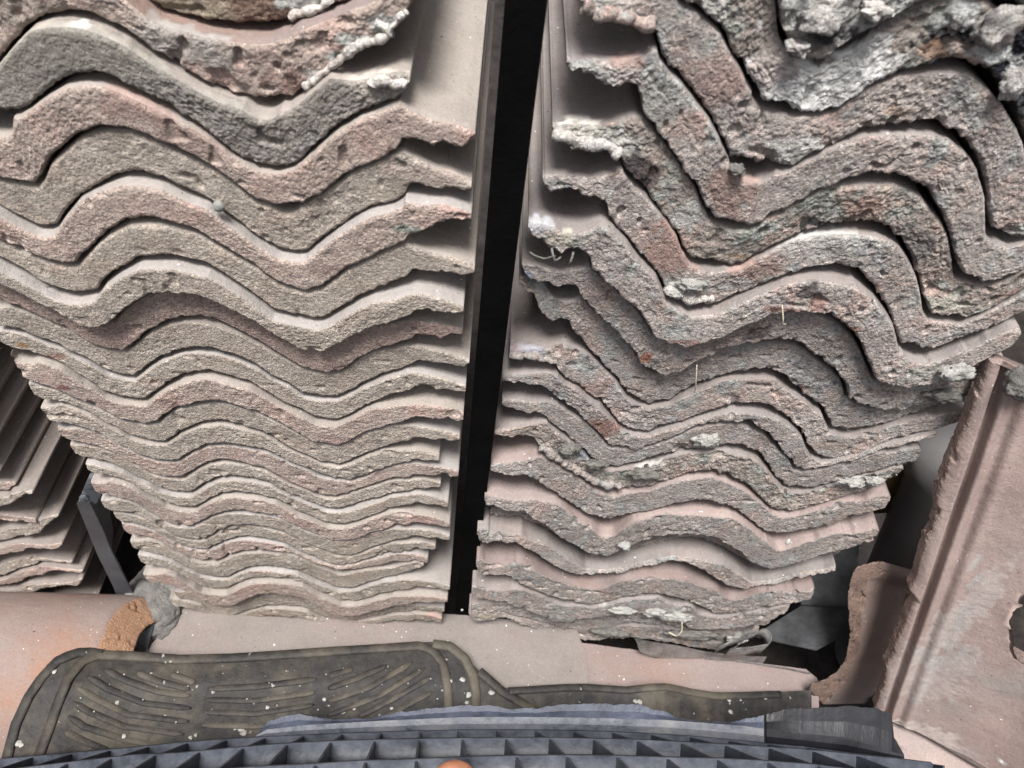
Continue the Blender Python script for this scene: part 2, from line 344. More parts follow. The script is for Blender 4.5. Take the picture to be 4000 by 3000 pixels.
RIGHT = {
0: P('2900,-500 3020,-200 3050,-40 3058,80 3066,140 3113,215 3170,240 3226,249 3271,190 3339,158 3407,118 3497,72 3565,32 3610,5 3700,-20 3800,-60 3900,-40 4100,120'),
1: P('2480,-330 2560,-150 2610,-70 2669,-5 2750,50 2823,113 2859,181 2904,253 2940,316 3000,386 3068,411 3136,432 3230,436 3271,430 3316,398 3384,344 3452,312 3520,280 3588,253 3678,235 3769,235 3836,258 3904,307 3949,375 3990,470 4020,560 4060,690 4120,720 4300,640 4500,560'),
2: P('2262,0 2275,27 2339,70 2393,54 2420,59 2475,90 2555,99 2572,150 2583,203 2619,258 2678,316 2723,375 2769,434 2805,497 2836,565 2859,610 2927,619 2972,633 3060,652 3090,648 3158,610 3249,565 3339,524 3407,502 3497,492 3610,479 3678,484 3732,506 3791,556 3836,633 3863,750 3870,830 3880,890 3904,913 3972,935 4030,920 4200,860 4420,760'),
3: P('2212,262 2230,280 2249,285 2316,298 2353,307 2393,339 2439,335 2493,348 2503,380 2511,439 2561,497 2601,556 2646,619 2696,692 2732,746 2759,815 2791,845 2836,858 2882,867 2930,883 2972,867 3000,838 3090,809 3136,786 3217,741 3280,723 3384,687 3452,683 3520,692 3579,714 3633,746 3669,809 3705,863 3723,931 3741,1003 3759,1072 3787,1085 3882,1103 3927,1089 3972,1066 4100,1000 4330,880'),
4: P('2156,515 2190,538 2231,552 2250,577 2316,574 2380,570 2420,601 2436,640 2445,665 2479,705 2520,746 2561,795 2601,845 2646,908 2669,967 2701,1008 2769,1021 2859,1037 2904,1030 2950,1000 3000,972 3090,935 3181,904 3249,886 3316,879 3384,874 3443,881 3488,904 3533,944 3565,1003 3588,1066 3608,1134 3622,1193 3642,1220 3701,1229 3769,1241 3836,1216 3950,1160 4060,1090 4240,990'),
5: P('2118,703 2136,735 2154,752 2210,745 2253,759 2280,782 2316,773 2362,786 2374,815 2381,840 2407,872 2452,917 2475,953 2506,994 2565,1057 2588,1112 2605,1143 2656,1170 2769,1189 2814,1179 2904,1139 3000,1105 3068,1071 3136,1048 3203,1039 3271,1039 3339,1053 3384,1089 3429,1139 3461,1189 3488,1238 3506,1292 3522,1333 3588,1351 3642,1365 3701,1342 3836,1292 3949,1245 4080,1180'),
6: P('2063,895 2090,931 2149,967 2190,994 2240,981 2289,1003 2303,1021 2314,1050 2353,1094 2407,1139 2452,1184 2497,1229 2533,1279 2561,1320 2610,1342 2669,1358 2746,1347 2814,1320 2904,1279 3000,1243 3045,1234 3113,1225 3181,1225 3249,1243 3294,1265 3325,1297 3362,1342 3389,1396 3407,1442 3436,1492 3470,1512 3540,1522 3620,1512 3700,1482 3791,1440 3880,1390 3950,1360'),
7: P('2036,1044 2050,1085 2104,1103 2127,1096 2172,1121 2235,1121 2262,1134 2275,1165 2316,1211 2384,1274 2429,1320 2475,1369 2506,1424 2542,1446 2610,1464 2656,1451 2723,1419 2814,1375 2927,1338 3000,1326 3068,1329 3127,1342 3181,1378 3235,1428 3271,1464 3303,1505 3325,1554 3362,1581 3440,1609 3520,1604 3678,1570 3787,1525 3880,1470'),
8: P('2027,1108 2086,1157 2122,1225 2149,1247 2190,1245 2222,1256 2236,1285 2280,1338 2316,1378 2362,1428 2407,1473 2452,1536 2497,1563 2542,1572 2624,1559 2678,1527 2723,1500 2859,1455 2927,1446 3000,1440 3045,1455 3099,1500 3158,1545 3190,1581 3217,1592 3235,1631 3253,1663 3316,1676 3407,1665 3520,1632 3640,1590 3723,1572 3790,1545'),
9: P('1990,1388 2027,1401 2068,1396 2095,1415 2131,1410 2172,1424 2188,1455 2212,1482 2253,1500 2294,1536 2348,1572 2393,1622 2434,1663 2475,1676 2533,1683 2588,1663 2678,1640 2778,1604 2836,1586 2904,1575 2949,1575 3000,1583 3054,1608 3104,1654 3140,1690 3158,1726 3180,1766 3235,1787 3320,1784 3384,1755 3460,1720 3565,1690 3680,1676 3750,1650'),
10: P('1960,1485 2045,1505 2104,1502 2140,1520 2155,1540 2181,1563 2235,1599 2289,1645 2335,1690 2384,1744 2429,1749 2490,1758 2560,1735 2640,1702 2723,1667 2814,1649 2859,1645 2927,1654 3000,1685 3027,1726 3059,1762 3090,1789 3115,1832 3149,1838 3226,1828 3330,1800 3430,1765 3540,1735 3655,1709'),
11: P('1960,1578 2000,1590 2027,1608 2068,1618 2090,1608 2133,1627 2152,1652 2203,1694 2244,1722 2280,1758 2312,1794 2348,1821 2400,1822 2461,1812 2540,1790 2610,1768 2678,1755 2791,1735 2859,1735 2927,1753 2972,1780 3000,1813 3027,1853 3068,1893 3136,1907 3181,1902 3290,1875 3390,1845 3490,1815 3575,1795'),
12: P('1930,1700 2000,1708 2045,1712 2086,1722 2112,1753 2158,1789 2203,1821 2258,1853 2307,1884 2353,1909 2429,1909 2529,1898 2588,1880 2656,1857 2723,1841 2791,1837 2850,1853 2904,1884 2949,1920 3000,1972 3027,1993 3068,2002 3130,1994 3230,1962 3330,1930 3420,1905 3500,1870'),
13: P('1915,1842 1970,1856 2025,1856 2059,1853 2086,1875 2136,1907 2190,1943 2244,1979 2294,2006 2339,2020 2384,2029 2452,2011 2542,1993 2633,1966 2723,1957 2769,1959 2836,1975 2904,2011 2963,2061 2995,2084 3040,2089 3110,2080 3220,2055 3320,2030 3384,2012 3454,1990'),
14: P('1892,1955 1900,1977 1950,1992 1993,2004 2050,2001 2062,2006 2075,2022 2104,2037 2133,2052 2158,2079 2203,2110 2271,2146 2316,2169 2370,2174 2407,2160 2475,2128 2565,2097 2656,2088 2722,2092 2791,2104 2855,2137 2900,2158 2931,2198 2976,2216 3006,2225 3060,2215 3157,2190 3250,2160 3330,2140 3409,2114'),
14.5: warp_r(P('1912,2014 2041,2026 2350,2196 2700,2100 2985,2236 3280,2160')),
15: P('1862,2095 1881,2119 1902,2125 1926,2119 1981,2122 2017,2119 2034,2133 2071,2155 2101,2176 2147,2203 2192,2224 2237,2242 2300,2247 2375,2249 2421,2240 2481,2225 2571,2204 2625,2195 2677,2201 2746,2225 2800,2262 2840,2288 2871,2297 2907,2306 2946,2296 3006,2284 3051,2279 3112,2260 3157,2250 3217,2243 3262,2228'),
16: P('1859,2212 1872,2236 1887,2251 1921,2251 1966,2254 1997,2257 2010,2271 2041,2288 2101,2315 2162,2336 2222,2351 2300,2363 2360,2357 2421,2339 2511,2321 2586,2320 2632,2330 2692,2354 2737,2370 2782,2394 2820,2405 2880,2399 2970,2376 3081,2358 3127,2351 3167,2340'),
17: P('1841,2322 1860,2345 1890,2345 1936,2351 1979,2348 1990,2360 2026,2372 2071,2387 2131,2411 2200,2428 2300,2420 2421,2399 2511,2394 2530,2396 2556,2409 2601,2424 2647,2430 2692,2457 2760,2466 2850,2460 2950,2440 3020,2420 3075,2392'),
18: warp_r(P('1841,2380 1975,2398 2240,2474 2520,2437 2770,2500 3003,2436')),
19: P('1830,2398 1854,2429 1921,2428 1965,2418 2011,2429 2056,2447 2140,2480 2300,2507 2360,2501 2421,2497 2481,2494 2580,2510 2632,2516 2692,2528 2800,2540 2871,2530 2916,2498 2961,2466'),
}
PRM = {0: 4, 1: 0, 2: 0, 3: 2, 4: 0, 5: 2, 6: 10, 7: 2, 8: -5, 9: -2, 10: 3, 11: 2, 12: 6, 13: 12, 14: 20, 14.5: 4, 15: 25, 16: 32, 17: 36, 18: 30, 19: 33}
def side_fr(x, y): return [(x - 620, y + 10), (x - 420, y + 60), (x - 200, y + 6), (x - 100, y - 5), (x - 55, y + 2), (x, y)]
FAR = {i: np.array(side_fr(*c), float) for i, c in enumerate(((-238, 1560), (-181, 1631), (-111, 1719), (-51, 1793), (-1, 1856)))}
for k_, s_ in {5: '0,1917 33,1919 45,1904 62,1898', 6: '0,1982 45,1970 75,1946 114,1931 130,1928', 7: '0,2034 60,2039 72,2035 130,2041 145,2039',
  8: '0,2118 45,2106 72,2094 100,2097 154,2090 165,2068 172,2060 217,2027 232,2015', 9: '0,2172 90,2154 105,2145 136,2145 211,2148 235,2139 244,2127',
  10: '0,2252 18,2247 75,2220 142,2205 157,2193 211,2199 271,2205 283,2199', 11: '0,2286 68,2282 104,2259 150,2248 172,2247 187,2235 211,2229 316,2238 325,2232',
  12: '0,2331 98,2330 134,2310 183,2294 228,2287 305,2287 325,2262', 13: '0,2366 102,2363 199,2367 252,2350 346,2355 382,2334'}.items():
    p_ = P(s_); FAR[k_] = np.vstack([np.array([(-480, p_[0, 1] + 35), (-320, p_[0, 1] + 70), (-150, p_[0, 1] + 30)], float), p_])

def resample(a, n):
    s = np.r_[0, np.cumsum(np.linalg.norm(np.diff(a, axis=0), axis=1))]; t = np.linspace(0, s[-1], n)
    return np.c_[np.interp(t, s, a[:, 0]), np.interp(t, s, a[:, 1])]
def smooth(y, w):
    w = max(3, int(w) | 1); k_ = np.hanning(w + 2)[1:-1]; k_ /= k_.sum()
    return np.convolve(np.pad(y, w // 2, mode='edge'), k_, 'valid')

def build_stack(T, pm, d0, side, tk, slant, mats_of, labels, group, specs, length=.40):
    """side +1: thin flange at the right end, -1: at the left end. Each tile rests on the one below it."""
    prev = None; out = {}
    for k_ in sorted(T):
        y = d0 - pm.get(k_, 0) / 1000.0; t0 = tk(k_)
        px = T[k_]
        w3 = on_front(px, y)                               # lower front edge in the place
        dist = np.linalg.norm(w3.mean(0) - CAM)
        step = max(.00075, .00145 * dist)
        n = int((w3[:, 0].max() - w3[:, 0].min()) / step)
        arc = resample(w3[:, [0, 2]], n); arc[:, 1] = .5 * arc[:, 1] + .5 * smooth(arc[:, 1], .004 / step); arc[:, 0] = np.maximum.accumulate(arc[:, 0] + np.arange(n) * 1e-7)
        x, z = arc[:, 0], arc[:, 1]
        u = (x - x[0]) / (x[-1] - x[0]); uf = u if side > 0 else 1 - u
        zs = smooth(z, .022 / step); sl = np.gradient(zs, x + np.arange(n) * 1e-9)
        sl = np.clip(np.abs(sl), 0, 1.3)
        th = t0 * np.sqrt(1 + sl * sl) * (1 + .05 * vn(np.c_[x, z * 0, z * 0 + k_], 20, 9))
        flange = np.clip((uf - .855) / .03, 0, 1)          # thin overlapping lip beyond the step
        th = th * (1 - .16 * flange)
        rib = np.zeros(n)
        if side < 0:                                       # interlocking ribs at the end away from the flange
            for c_, w_, h_ in ((.03, .028, .0030), (.105, .030, .0034)): rib += h_ * np.clip((w_ - np.abs(uf - c_)) / .006, 0, 1)
        else: rib += -.0012 * np.clip((.004 - np.abs(uf - .075)) / .002, 0, 1)
        tipf = np.clip(.42 + .58 * uf / (.075 if side > 0 else .16), 0, 1) * np.clip((1 - uf) / .012, .45, 1)
        zq = smooth(z, .006 / step); ii = np.where((uf > .77) & (uf < .93))[0]; w_ = max(2, int(.007 / step)); w_ = min(w_, n // 20)
        dj = np.array([zq[np.clip(i + w_ * side, 0, n - 1)] - zq[np.clip(i - w_ * side, 0, n - 1)] for i in ii]); ks = ii[int(np.argmax(dj))]
        J = float(np.clip(dj.max(), 0, .55 * t0)); fl_ = np.clip((uf - uf[ks]) / (.014 / (x[-1] - x[0])) + .5, 0, 1)
        top = smooth((z - J * fl_) + th * tipf, .020 / step)
        fz = np.clip((uf - uf[ks] + .09) / .06, 0, 1); top = top * (1 - fz) + smooth(top, .036 / step) * fz + rib
        if prev is not None:
            pz = np.interp(x, prev[0], prev[1], left=9, right=9)
            cv = zs - smooth(z, .13 / step); end = np.clip(1.15 - uf / .85, 0, 1) * np.clip(uf / .1, 0, 1)
            sh = int(.007 / step); crest = np.roll(np.clip(cv / .008, 0, 1), sh); trough = np.clip(-cv / .008, 0, 1)
            gap = (.0018 if k_ < 7 else .0034) + .0014 * np.clip(vn(np.c_[x, z * 0, z * 0 + k_], 40, 31), 0, 1)
            gap = smooth(gap + end * ((.0030 * crest + .0012 * trough) if side > 0 else ((.0070 if k_ < 13 else .0100) * crest + .0038 * trough)), .018 / step)
            top = np.minimum(top, pz - gap)
        top = np.maximum(top, z + .0045)
        prev = (x, smooth(z, .003 / step) - .0004)
        lo = np.c_[x, np.full(n, y), z]; up = np.c_[x, np.full(n, y), top]
        # broken, uneven front line
        wob = .0014 * vn(lo, 12, int(k_ * 7) + 3) + .0006 * vn(lo, 50, int(k_ * 7) + 4)
        lo[:, 1] += wob; up[:, 1] += wob + slant(k_)      # worn faces lean back a little
        rows = int(np.clip(t0 / step * 1.05, 14, 38))
        spec = [(on_front([c], y)[0], np.array([r / F * dist, .009, rz / F * dist]), col, al) for c, r, rz, col, al in specs.get(k_, ())]
        mats, rk, jk = mats_of(k_)
        me, org = ring_tile('roof_tile', lo, up, (0, 1, 0), length * (1 + .02 * math.sin(k_ * 5.1)), [M[mats[0]], M[mats[1]]], int(k_ * 10) + (0 if side > 0 else 500) + int(d0 * 1000), step, rows, rk, jk, spec, bev=.0036 if k_ < 7 else .0024)
        out[k_] = link('roof_tile', me, labels[k_], 'roof tile', group, loc=tuple(org), kind='thing')
    return out

LM = {0: ('f_clay', 't_red'), 1: ('f_warm', 't_red'), 2: ('f_slate', 't_beige'), 3: ('f_warm', 't_beige'), 4: ('f_grey', 't_beige'), 5: ('f_warm', 't_grey'), 6: ('f_grey', 't_beige'), 7: ('f_grey', 't_grey'), 8: ('f_red', 't_beige')}
WHT, CRM, RED, BLK, GRN, OCH = (.62, .62, .59), (.60, .52, .38), (.33, .185, .155), (.03, .03, .04), (.30, .33, .30), (.42, .25, .12)
LSP = {0: [((720, 30), 110, 45, (.36, .31, .24), .8), ((1200, 20), 80, 25, WHT, .9)],
 1: [((1330, 230), 55, 22, WHT, 1), ((1240, 290), 60, 16, WHT, .9), ((1420, 165), 70, 20, WHT, 1), ((1510, 110), 50, 35, WHT, 1), ((700, 180), 150, 90, (.40, .40, .385), .6), ((1150, 330), 120, 50, (.36, .22, .19), .6), ((160, 60), 130, 60, (.33, .30, .26), .7)],
 2: [((230, 190), 300, 130, (.36, .335, .30), .95), ((640, 390), 300, 80, (.32, .30, .275), .9), ((1480, 330), 110, 50, (.55, .50, .45), .8), ((310, 105), 40, 12, WHT, .9)],
 3: [((560, 430), 160, 60, (.42, .29, .26), .7), ((800, 560), 200, 60, (.41, .30, .27), .6), ((1650, 520), 130, 40, (.52, .42, .38), .7)],
 4: [((1700, 690), 120, 40, (.52, .42, .38), .6)], 5: [((1290, 1050), 100, 40, (.43, .31, .29), .6), ((1600, 895), 40, 18, GRN, .9)],
 10: [((90, 1352), 14, 12, OCH, .9), ((210, 1395), 30, 14, (.42, .24, .20), .7)], 11: [((255, 1515), 24, 13, (.30, .15, .15), .9)], 12: [((305, 1655), 22, 16, GRN, .9)],
 16: [((1577, 1985), 8, 8, (.42, .22, .17), .8)], 23: [((1565, 2380), 16, 14, (.40, .24, .19), .9)], 25: [((1060, 2405), 30, 9, (.38, .22, .17), .9), ((1280, 2405), 12, 6, (.42, .27, .2), .7), ((1690, 2412), 30, 12, (.45, .32, .27), .8)]}
LLB = {0: "reddish ochre tile at the very top of the left stack, rough underside edge showing",
1: "pink tile with white crust along its broken right end, second in the left stack",
2: "slate grey edged tile with rounded broken right end, under the pink white-crusted tile",
3: "pinkish granular tile with broad sandy flange, directly under the slate grey edged tile",
4: "beige granular tile without a pale band, fourth below the white-crusted pink tile's row of gaps",
5: "tile with pale band and greenish stone by its broken flange, fifth down the left stack",
6: "plain beige granular tile just above the widest pale banded tile of the left stack",
7: "protruding tile with the widest pale smooth band along its edge in the left stack",
8: "dull red set-back tile lying in shade under the pale banded tile, left stack",
9: "beige granular tile touching the dull red set-back tile from below",
10: "tile with an ochre spot on its exposed left corner, uppermost free corner",
11: "tile with dark maroon spot near its left corner, second free corner from above",
12: "tile with grey-green stone in its left edge, third free left corner of the left stack",
13: "tile with its right flange broken short, fourth free left corner of the left stack"}
ORD = 'first second third fourth fifth sixth seventh eighth ninth tenth eleventh twelfth thirteenth'.split()
for k_, s_ in {14: "worn left-stack tile with chipped middle trough", 15: "thin worn left-stack tile with right flange broken off short", 16: "left-stack tile with a small red grain by its right flange",
 17: "left-stack tile with clean complete right flange", 18: "left-stack tile with straight right flange and full smooth corner", 19: "left-stack tile whose trough and right flange are broken away",
 20: "left-stack tile with curved broken right end", 21: "left-stack tile cut off obliquely at its right end", 22: "left-stack tile with broad bare sandy flange by the black gap",
 23: "widest pale lowermost protruding left-stack tile with white lime smears", 24: "set-back shaded tile next to the bottom of the left stack", 25: "bottom tile of the left stack with reddish chips, lying on the flat slab"}.items():
    LLB[k_] = s_ + (f", {ORD[26 - k_ - 1]} from the bottom" if k_ < 23 else '')
LLB[4] = "beige granular tile with sandy right flange, fourth above the dull red set-back tile"
def lmat(k_): return (LM.get(k_, (('f_grey', 'f_grey', 'f_warm')[int(k_) % 3], ('t_grey', 't_beige')[int(k_) % 2])), .70 if k_ > 2 else 1.1, .85)
LO = build_stack(LEFT, PLM, DL, 1, lambda k_: .0285, lambda k_: .0005, lmat, LLB, 'concrete tiles in the left stack', LSP)

RM = {0: ('f_lichen_heavy', 't_old'), 1: ('f_lich', 't_old'), 2: ('f_old', 't_old'), 3: ('f_old', 't_old'), 4: ('f_lich', 't_old'), 5: ('f_old', 't_old'), 6: ('f_old', 't_old'), 7: ('f_mud', 't_old'), 8: ('f_mud', 't_old'),
 9: ('f_old', 't_old'), 10: ('f_mud', 't_old'), 11: ('f_mud', 't_old'), 12: ('f_lich', 't_old'), 13: ('f_mud', 't_pink'), 14: ('f_mud', 't_pink'), 14.5: ('f_mud', 't_old'), 15: ('f_mud', 't_old'), 16: ('f_mud', 't_red'), 17: ('f_mud', 't_old'), 18: ('f_mud', 't_old'), 19: ('f_mud', 't_old')}
RSP = {0: [((3150, 60), 120, 60, WHT, .9), ((3230, 120), 60, 40, BLK, .9), ((3420, 60), 90, 50, WHT, .8), ((3120, 180), 60, 30, (.20, .19, .17), .8)],
 1: [((3230, 350), 330, 150, (.97, .96, .94), 1), ((2800, 40), 60, 60, WHT, .8), ((3020, 260), 60, 80, (.42, .30, .26), .6), ((3780, 120), 130, 60, BLK, 1), ((3760, 60), 80, 50, (.74, .75, .74), 1), ((3900, 100), 90, 60, (.74, .75, .74), 1), ((3960, 200), 80, 90, BLK, 1), ((3860, 190), 60, 40, (.74, .75, .74), 1), ((3970, 330), 60, 80, (.6, .6, .6), 1), ((4000, 420), 50, 60, BLK, .9), ((3650, 200), 60, 30, (.44, .28, .20), .7)],
 2: [((2330, 40), 90, 50, (.52, .52, .49), .8), ((3110, 600), 100, 50, WHT, .8), ((3500, 440), 40, 16, OCH, .4), ((2760, 330), 120, 110, (.42, .29, .26), .6)],
 3: [((2440, 240), 60, 20, (.50, .36, .32), .8), ((2560, 420), 70, 90, (.42, .42, .39), .8), ((2850, 760), 90, 90, (.43, .29, .25), .7)],
 4: [((2250, 520), 70, 35, (.62, .60, .55), .95), ((2370, 560), 70, 35, (.6, .58, .54), .8), ((2490, 690), 70, 60, BLK, .75), ((2700, 830), 90, 90, WHT, .7), ((3380, 800), 70, 35, (.44, .30, .25), .7), ((2880, 1005), 30, 10, OCH, .5), ((3680, 1180), 130, 30, (.58, .56, .48), .8), ((3560, 980), 60, 90, (.15, .15, .15), .7)],
 5: [((2640, 980), 110, 110, (.44, .29, .25), .8), ((2680, 1110), 130, 35, WHT, .9), ((2950, 1060), 90, 40, (.44, .30, .26), .7), ((3230, 960), 120, 50, WHT, .6)],
 6: [((2200, 945), 60, 24, (.50, .465, .39), .8), ((2100, 890), 50, 25, (.52, .53, .56), .8), ((3060, 1215), 75, 18, RED, .8), ((3190, 1190), 24, 34, RED, .7), ((3130, 1190), 24, 20, (.5, .45, .4), 1), ((3330, 1290), 30, 26, RED, .8), ((3160, 1140), 40, 35, (.10, .09, .09), .9), ((2660, 1335), 60, 14, (.44, .28, .25), .8), ((3650, 1470), 120, 50, (.47, .47, .43), .7)],
 7: [((2520, 1400), 22, 28, (.40, .18, .13), .9), ((2950, 1300), 40, 30, (.08, .07, .07), .8), ((2050, 1080), 18, 14, (.30, .33, .45), .8)], 8: [((2065, 1150), 45, 25, (.45, .40, .34), .8), ((3120, 1520), 30, 22, RED, .6), ((3560, 1600), 150, 25, (.45, .42, .36), .7)],
 9: [((2060, 1380), 70, 25, (.36, .37, .42), .8), ((2020, 1385), 20, 18, RED, .7), ((2330, 1530), 60, 50, (.44, .31, .28), .7), ((2600, 1555), 26, 14, (.42, .16, .1), .9), ((2960, 1555), 30, 12, (.55, .5, .42), .9), ((3250, 1745), 90, 20, (.42, .34, .29), .7)],
 10: [((2320, 1680), 80, 60, (.28, .14, .11), .7), ((2720, 1600), 20, 26, (.42, .26, .2), .8)], 12: [((2200, 1790), 80, 40, WHT, .5), ((2560, 1830), 60, 40, WHT, .5), ((3330, 1890), 120, 25, WHT, .7), ((2280, 1790), 50, 14, (.25, .27, .33), .8)],
 13: [((2900, 1985), 60, 16, GRN, .5)], 16: [((2650, 2340), 90, 18, (.40, .33, .29), .5)], 17: [((2620, 2395), 70, 26, (.50, .50, .48), .9), ((2400, 2380), 50, 18, (.5, .5, .48), .8), ((2190, 2400), 60, 20, (.47, .46, .44), .8)], 19: [((2440, 2475), 40, 12, (.42, .36, .26), .7), ((2900, 2490), 50, 40, (.45, .45, .43), .7), ((1890, 2415), 40, 10, (.45, .38, .27), .7)]}
RLB = {0: "topmost right-stack tile under thick black and white lichen, at the picture's top edge",
1: "tile with a bright white lichen trough and blackened right hump, second of right stack",
2: "tile with ragged pale left lip touching the picture's top edge, right stack",
3: "grey pink mottled tile directly under the ragged lipped tile, near the top of right stack",
4: "tile with whitish lumpy left lip and blackened hollow, below the grey pink mottled tile",
5: "tile with pink patch and bright white trough, crossing the middle of right stack",
6: "tile with bare brick red chip under its hump and cream lichen on left lip",
7: "dusty set-back tile directly below the tile with the brick red chip",
8: "dusty set-back tile with a stained broken left lip, above the blue-grey lipped tile",
9: "tile with blue-grey left lip and its free right end against the leaning clay tile",
10: "dust covered tile with dark red hollow, above the grey tile with blunt corner, right stack",
11: "dust covered tile with rounded free right end, directly above the lichen lump tile",
12: "tile crusted with lumpy grey white lichen all along its edge, above the pink topped ones",
13: "upper of the two tiles with bright pink smooth band, right stack",
14: "lower pink banded tile with a white mark by its ribbed right part, right stack",
14.5: "set-back tile mostly hidden in shade just below the lower pink banded tile",
15: "grey tile with a smooth broad hump band, fifth from bottom of right stack",
16: "pinkish grey tile with ribbed right end beside the grey plastic cover, right stack",
17: "tile with pale mortar crust on its hump, third from bottom of right stack",
18: "crumbling dust covered tile next to the bottom of the right stack",
19: "bottom tile of the right stack, broken and caked with dirt above the plastic sheet"}
def rmat(k_): return (RM[k_], 1.9 if k_ in (0, 1, 4, 12) else (1.25 if k_ < 7 else 1.15), 1.6 if k_ < 13 else 1.4)
RO = build_stack(RIGHT, PRM, DR, -1, lambda k_: .029 if k_ < 13 else (.034 if k_ < 14.2 else .0325), lambda k_: .001 if k_ < 13 else (.003 if k_ < 14.2 else .0035), rmat, RLB, 'weathered tiles in the right stack', RSP)
FLB = {i: f"{w} side-stack tile with only its long side showing at far left" for i, w in enumerate(('topmost visible', 'second highest', 'third highest', 'fourth highest', 'fifth highest'))}
FLB.update({5: "uppermost side-stack tile whose chipped front corner shows, far left", 6: "side-stack tile with an obliquely broken front corner, second visible corner from above", 7: "side-stack tile with a sharp square front corner, third visible corner",
 8: "side-stack tile with a large oblique break and stepped edge, fourth visible corner", 9: "side-stack tile with a rounded front corner, fifth visible corner", 10: "side-stack tile with long even edge, fourth from the bottom at far left", 11: "side-stack tile with small step under its flange, third from the bottom at far left", 12: "side-stack tile second from the bottom, above the orange ridge tile", 13: "bottom side-stack tile lying right behind the orange ridge tile"})
FO = build_stack(FAR, {k_: 4 + 3 * math.sin(k_ * 2.3) for k_ in FAR}, DL, 1, lambda k_: .016, lambda k_: .001, lambda k_: ((('f_grey', 'f_warm')[int(k_) % 2], 't_dust'), .8, 1.0), FLB, 'concrete tiles in the side stack at far left', {})

# ------------------------------------------------------------------ more helpers for the things around the stacks
import bmesh
def loft(name, rings, mat, closed=True, smooth=True):
    """rings (n, m, 3): closed sections swept along n stations, ends capped"""
    rings = np.asarray(rings, float); n, m = rings.shape[:2]; v = rings.reshape(-1, 3)
    q = grid_quads(n, m, 0, True); tris = []
    for e in (0, n - 1):
        idx = e * m + np.arange(m); c0 = len(v); v = np.vstack([v, v[idx].mean(0)])
        for j in range(m): tris.append((c0, idx[j], idx[(j + 1) % m]) if e == 0 else (c0, idx[(j + 1) % m], idx[j]))
    org = v.mean(0); me = mesh_np(name, v - org, q, mat, tint=np.zeros((len(v), 4)), smooth=smooth, tris=tris)
    bm = bmesh.new(); bm.from_mesh(me); bmesh.ops.recalc_face_normals(bm, faces=bm.faces); bm.to_mesh(me); bm.free()
    return me, org
def slab(name, top, thick, mat, jag=0.0, seed=1, bevel=.0015, down=(0, 0, -1), sub=.006, side_mat=None):
    """a flat piece: outline of its upper face (n x 3), given real thickness, worn edges"""
    top = np.asarray(top, float); pts = []
    for a, b in zip(top, np.roll(top, -1, 0)):
        k_ = max(1, int(np.linalg.norm(b - a) / sub))
        pts += [a + (b - a) * i / k_ for i in range(k_)]
    pts = np.array(pts); nrm = np.zeros(3)
    for a, b in zip(top, np.roll(top, -1, 0)): nrm += np.cross(a, b)
    nrm /= np.linalg.norm(nrm) + 1e-12
    if jag:
        cen = pts.mean(0); r_ = pts - cen; r_ /= np.linalg.norm(r_, axis=1)[:, None]
        pts = pts + r_ * (jag * vn(pts, 90, seed) + jag * .6 * vn(pts, 260, seed + 1))[:, None]
    org = pts.mean(0); pts = pts - org
    bm = bmesh.new(); vs = [bm.verts.new(p) for p in pts]; f = bm.faces.new(vs)
    r = bmesh.ops.extrude_face_region(bm, geom=[f]); nv = [g_ for g_ in r['geom'] if isinstance(g_, bmesh.types.BMVert)]
    dv = Vector(down).normalized() * thick
    for i, v in enumerate(nv): v.co += dv
    if jag:
        for v in nv: v.co += Vector((.8 * jag * math.sin(v.co.x * 900), .8 * jag * math.sin(v.co.y * 700 + 1), 0))
    bmesh.ops.recalc_face_normals(bm, faces=bm.faces)
    if bevel:
        es = [e for e in bm.edges if len(e.link_faces) == 2 and e.calc_face_angle(0) > .9]
        bmesh.ops.bevel(bm, geom=es, offset=bevel, segments=2, affect='EDGES', clamp_overlap=True)
    big = [f for f in bm.faces if len(f.verts) > 4]; bmesh.ops.triangulate(bm, faces=big)
    me = bpy.data.meshes.new(name); me.materials.append(mat)
    if side_mat:
        me.materials.append(side_mat)
        for f in bm.faces: f.material_index = 0 if abs(f.normal.dot(Vector(down).normalized())) > .6 else 1
    bm.to_mesh(me); bm.free()
    at = me.color_attributes.new('tint', 'FLOAT_COLOR', 'POINT'); at.data.foreach_set('color', np.zeros(len(me.vertices) * 4, np.float32))
    return me, org
def tube(name, path, rad, mat, seg=10, flat=1.0, up=(0, 0, 1)):
    path = np.asarray(path, float); n = len(path); rad = np.broadcast_to(np.asarray(rad, float), (n,))
    t = np.gradient(path, axis=0); t /= np.linalg.norm(t, axis=1)[:, None] + 1e-12
    s_ = np.cross(t, np.asarray(up, float)); s_ /= np.linalg.norm(s_, axis=1)[:, None] + 1e-9; u_ = np.cross(s_, t)
    a = np.linspace(0, 2 * math.pi, seg, endpoint=False)
    rings = path[:, None] + rad[:, None, None] * (np.cos(a)[None, :, None] * s_[:, None] + flat * np.sin(a)[None, :, None] * u_[:, None])
    return loft(name, rings, mat)
def lump(name, c, rx, mat, seed, k=.35, seg=26):
    rx = np.broadcast_to(np.asarray(rx, float), (3,))
    th = np.linspace(.02, math.pi - .02, seg); ph = np.linspace(0, 2 * math.pi, seg * 2, endpoint=False)
    T, Q = np.meshgrid(th, ph, indexing='ij'); d = np.stack([np.sin(T) * np.cos(Q), np.sin(T) * np.sin(Q), np.cos(T)], -1).reshape(-1, 3)
    r = 1 + k * (vn(d, 1.7, seed) + .55 * vn(d, 4.5, seed + 1) + .35 * vn(d, 10, seed + 2))
    v = d * rx * r[:, None]
    me, o = loft(name, (v).reshape(seg, seg * 2, 3), mat); return me, o + np.asarray(c, float)
def put(name, mo, *a, **k_):
    return link(name, mo[0], *a, loc=tuple(mo[1]), **k_)
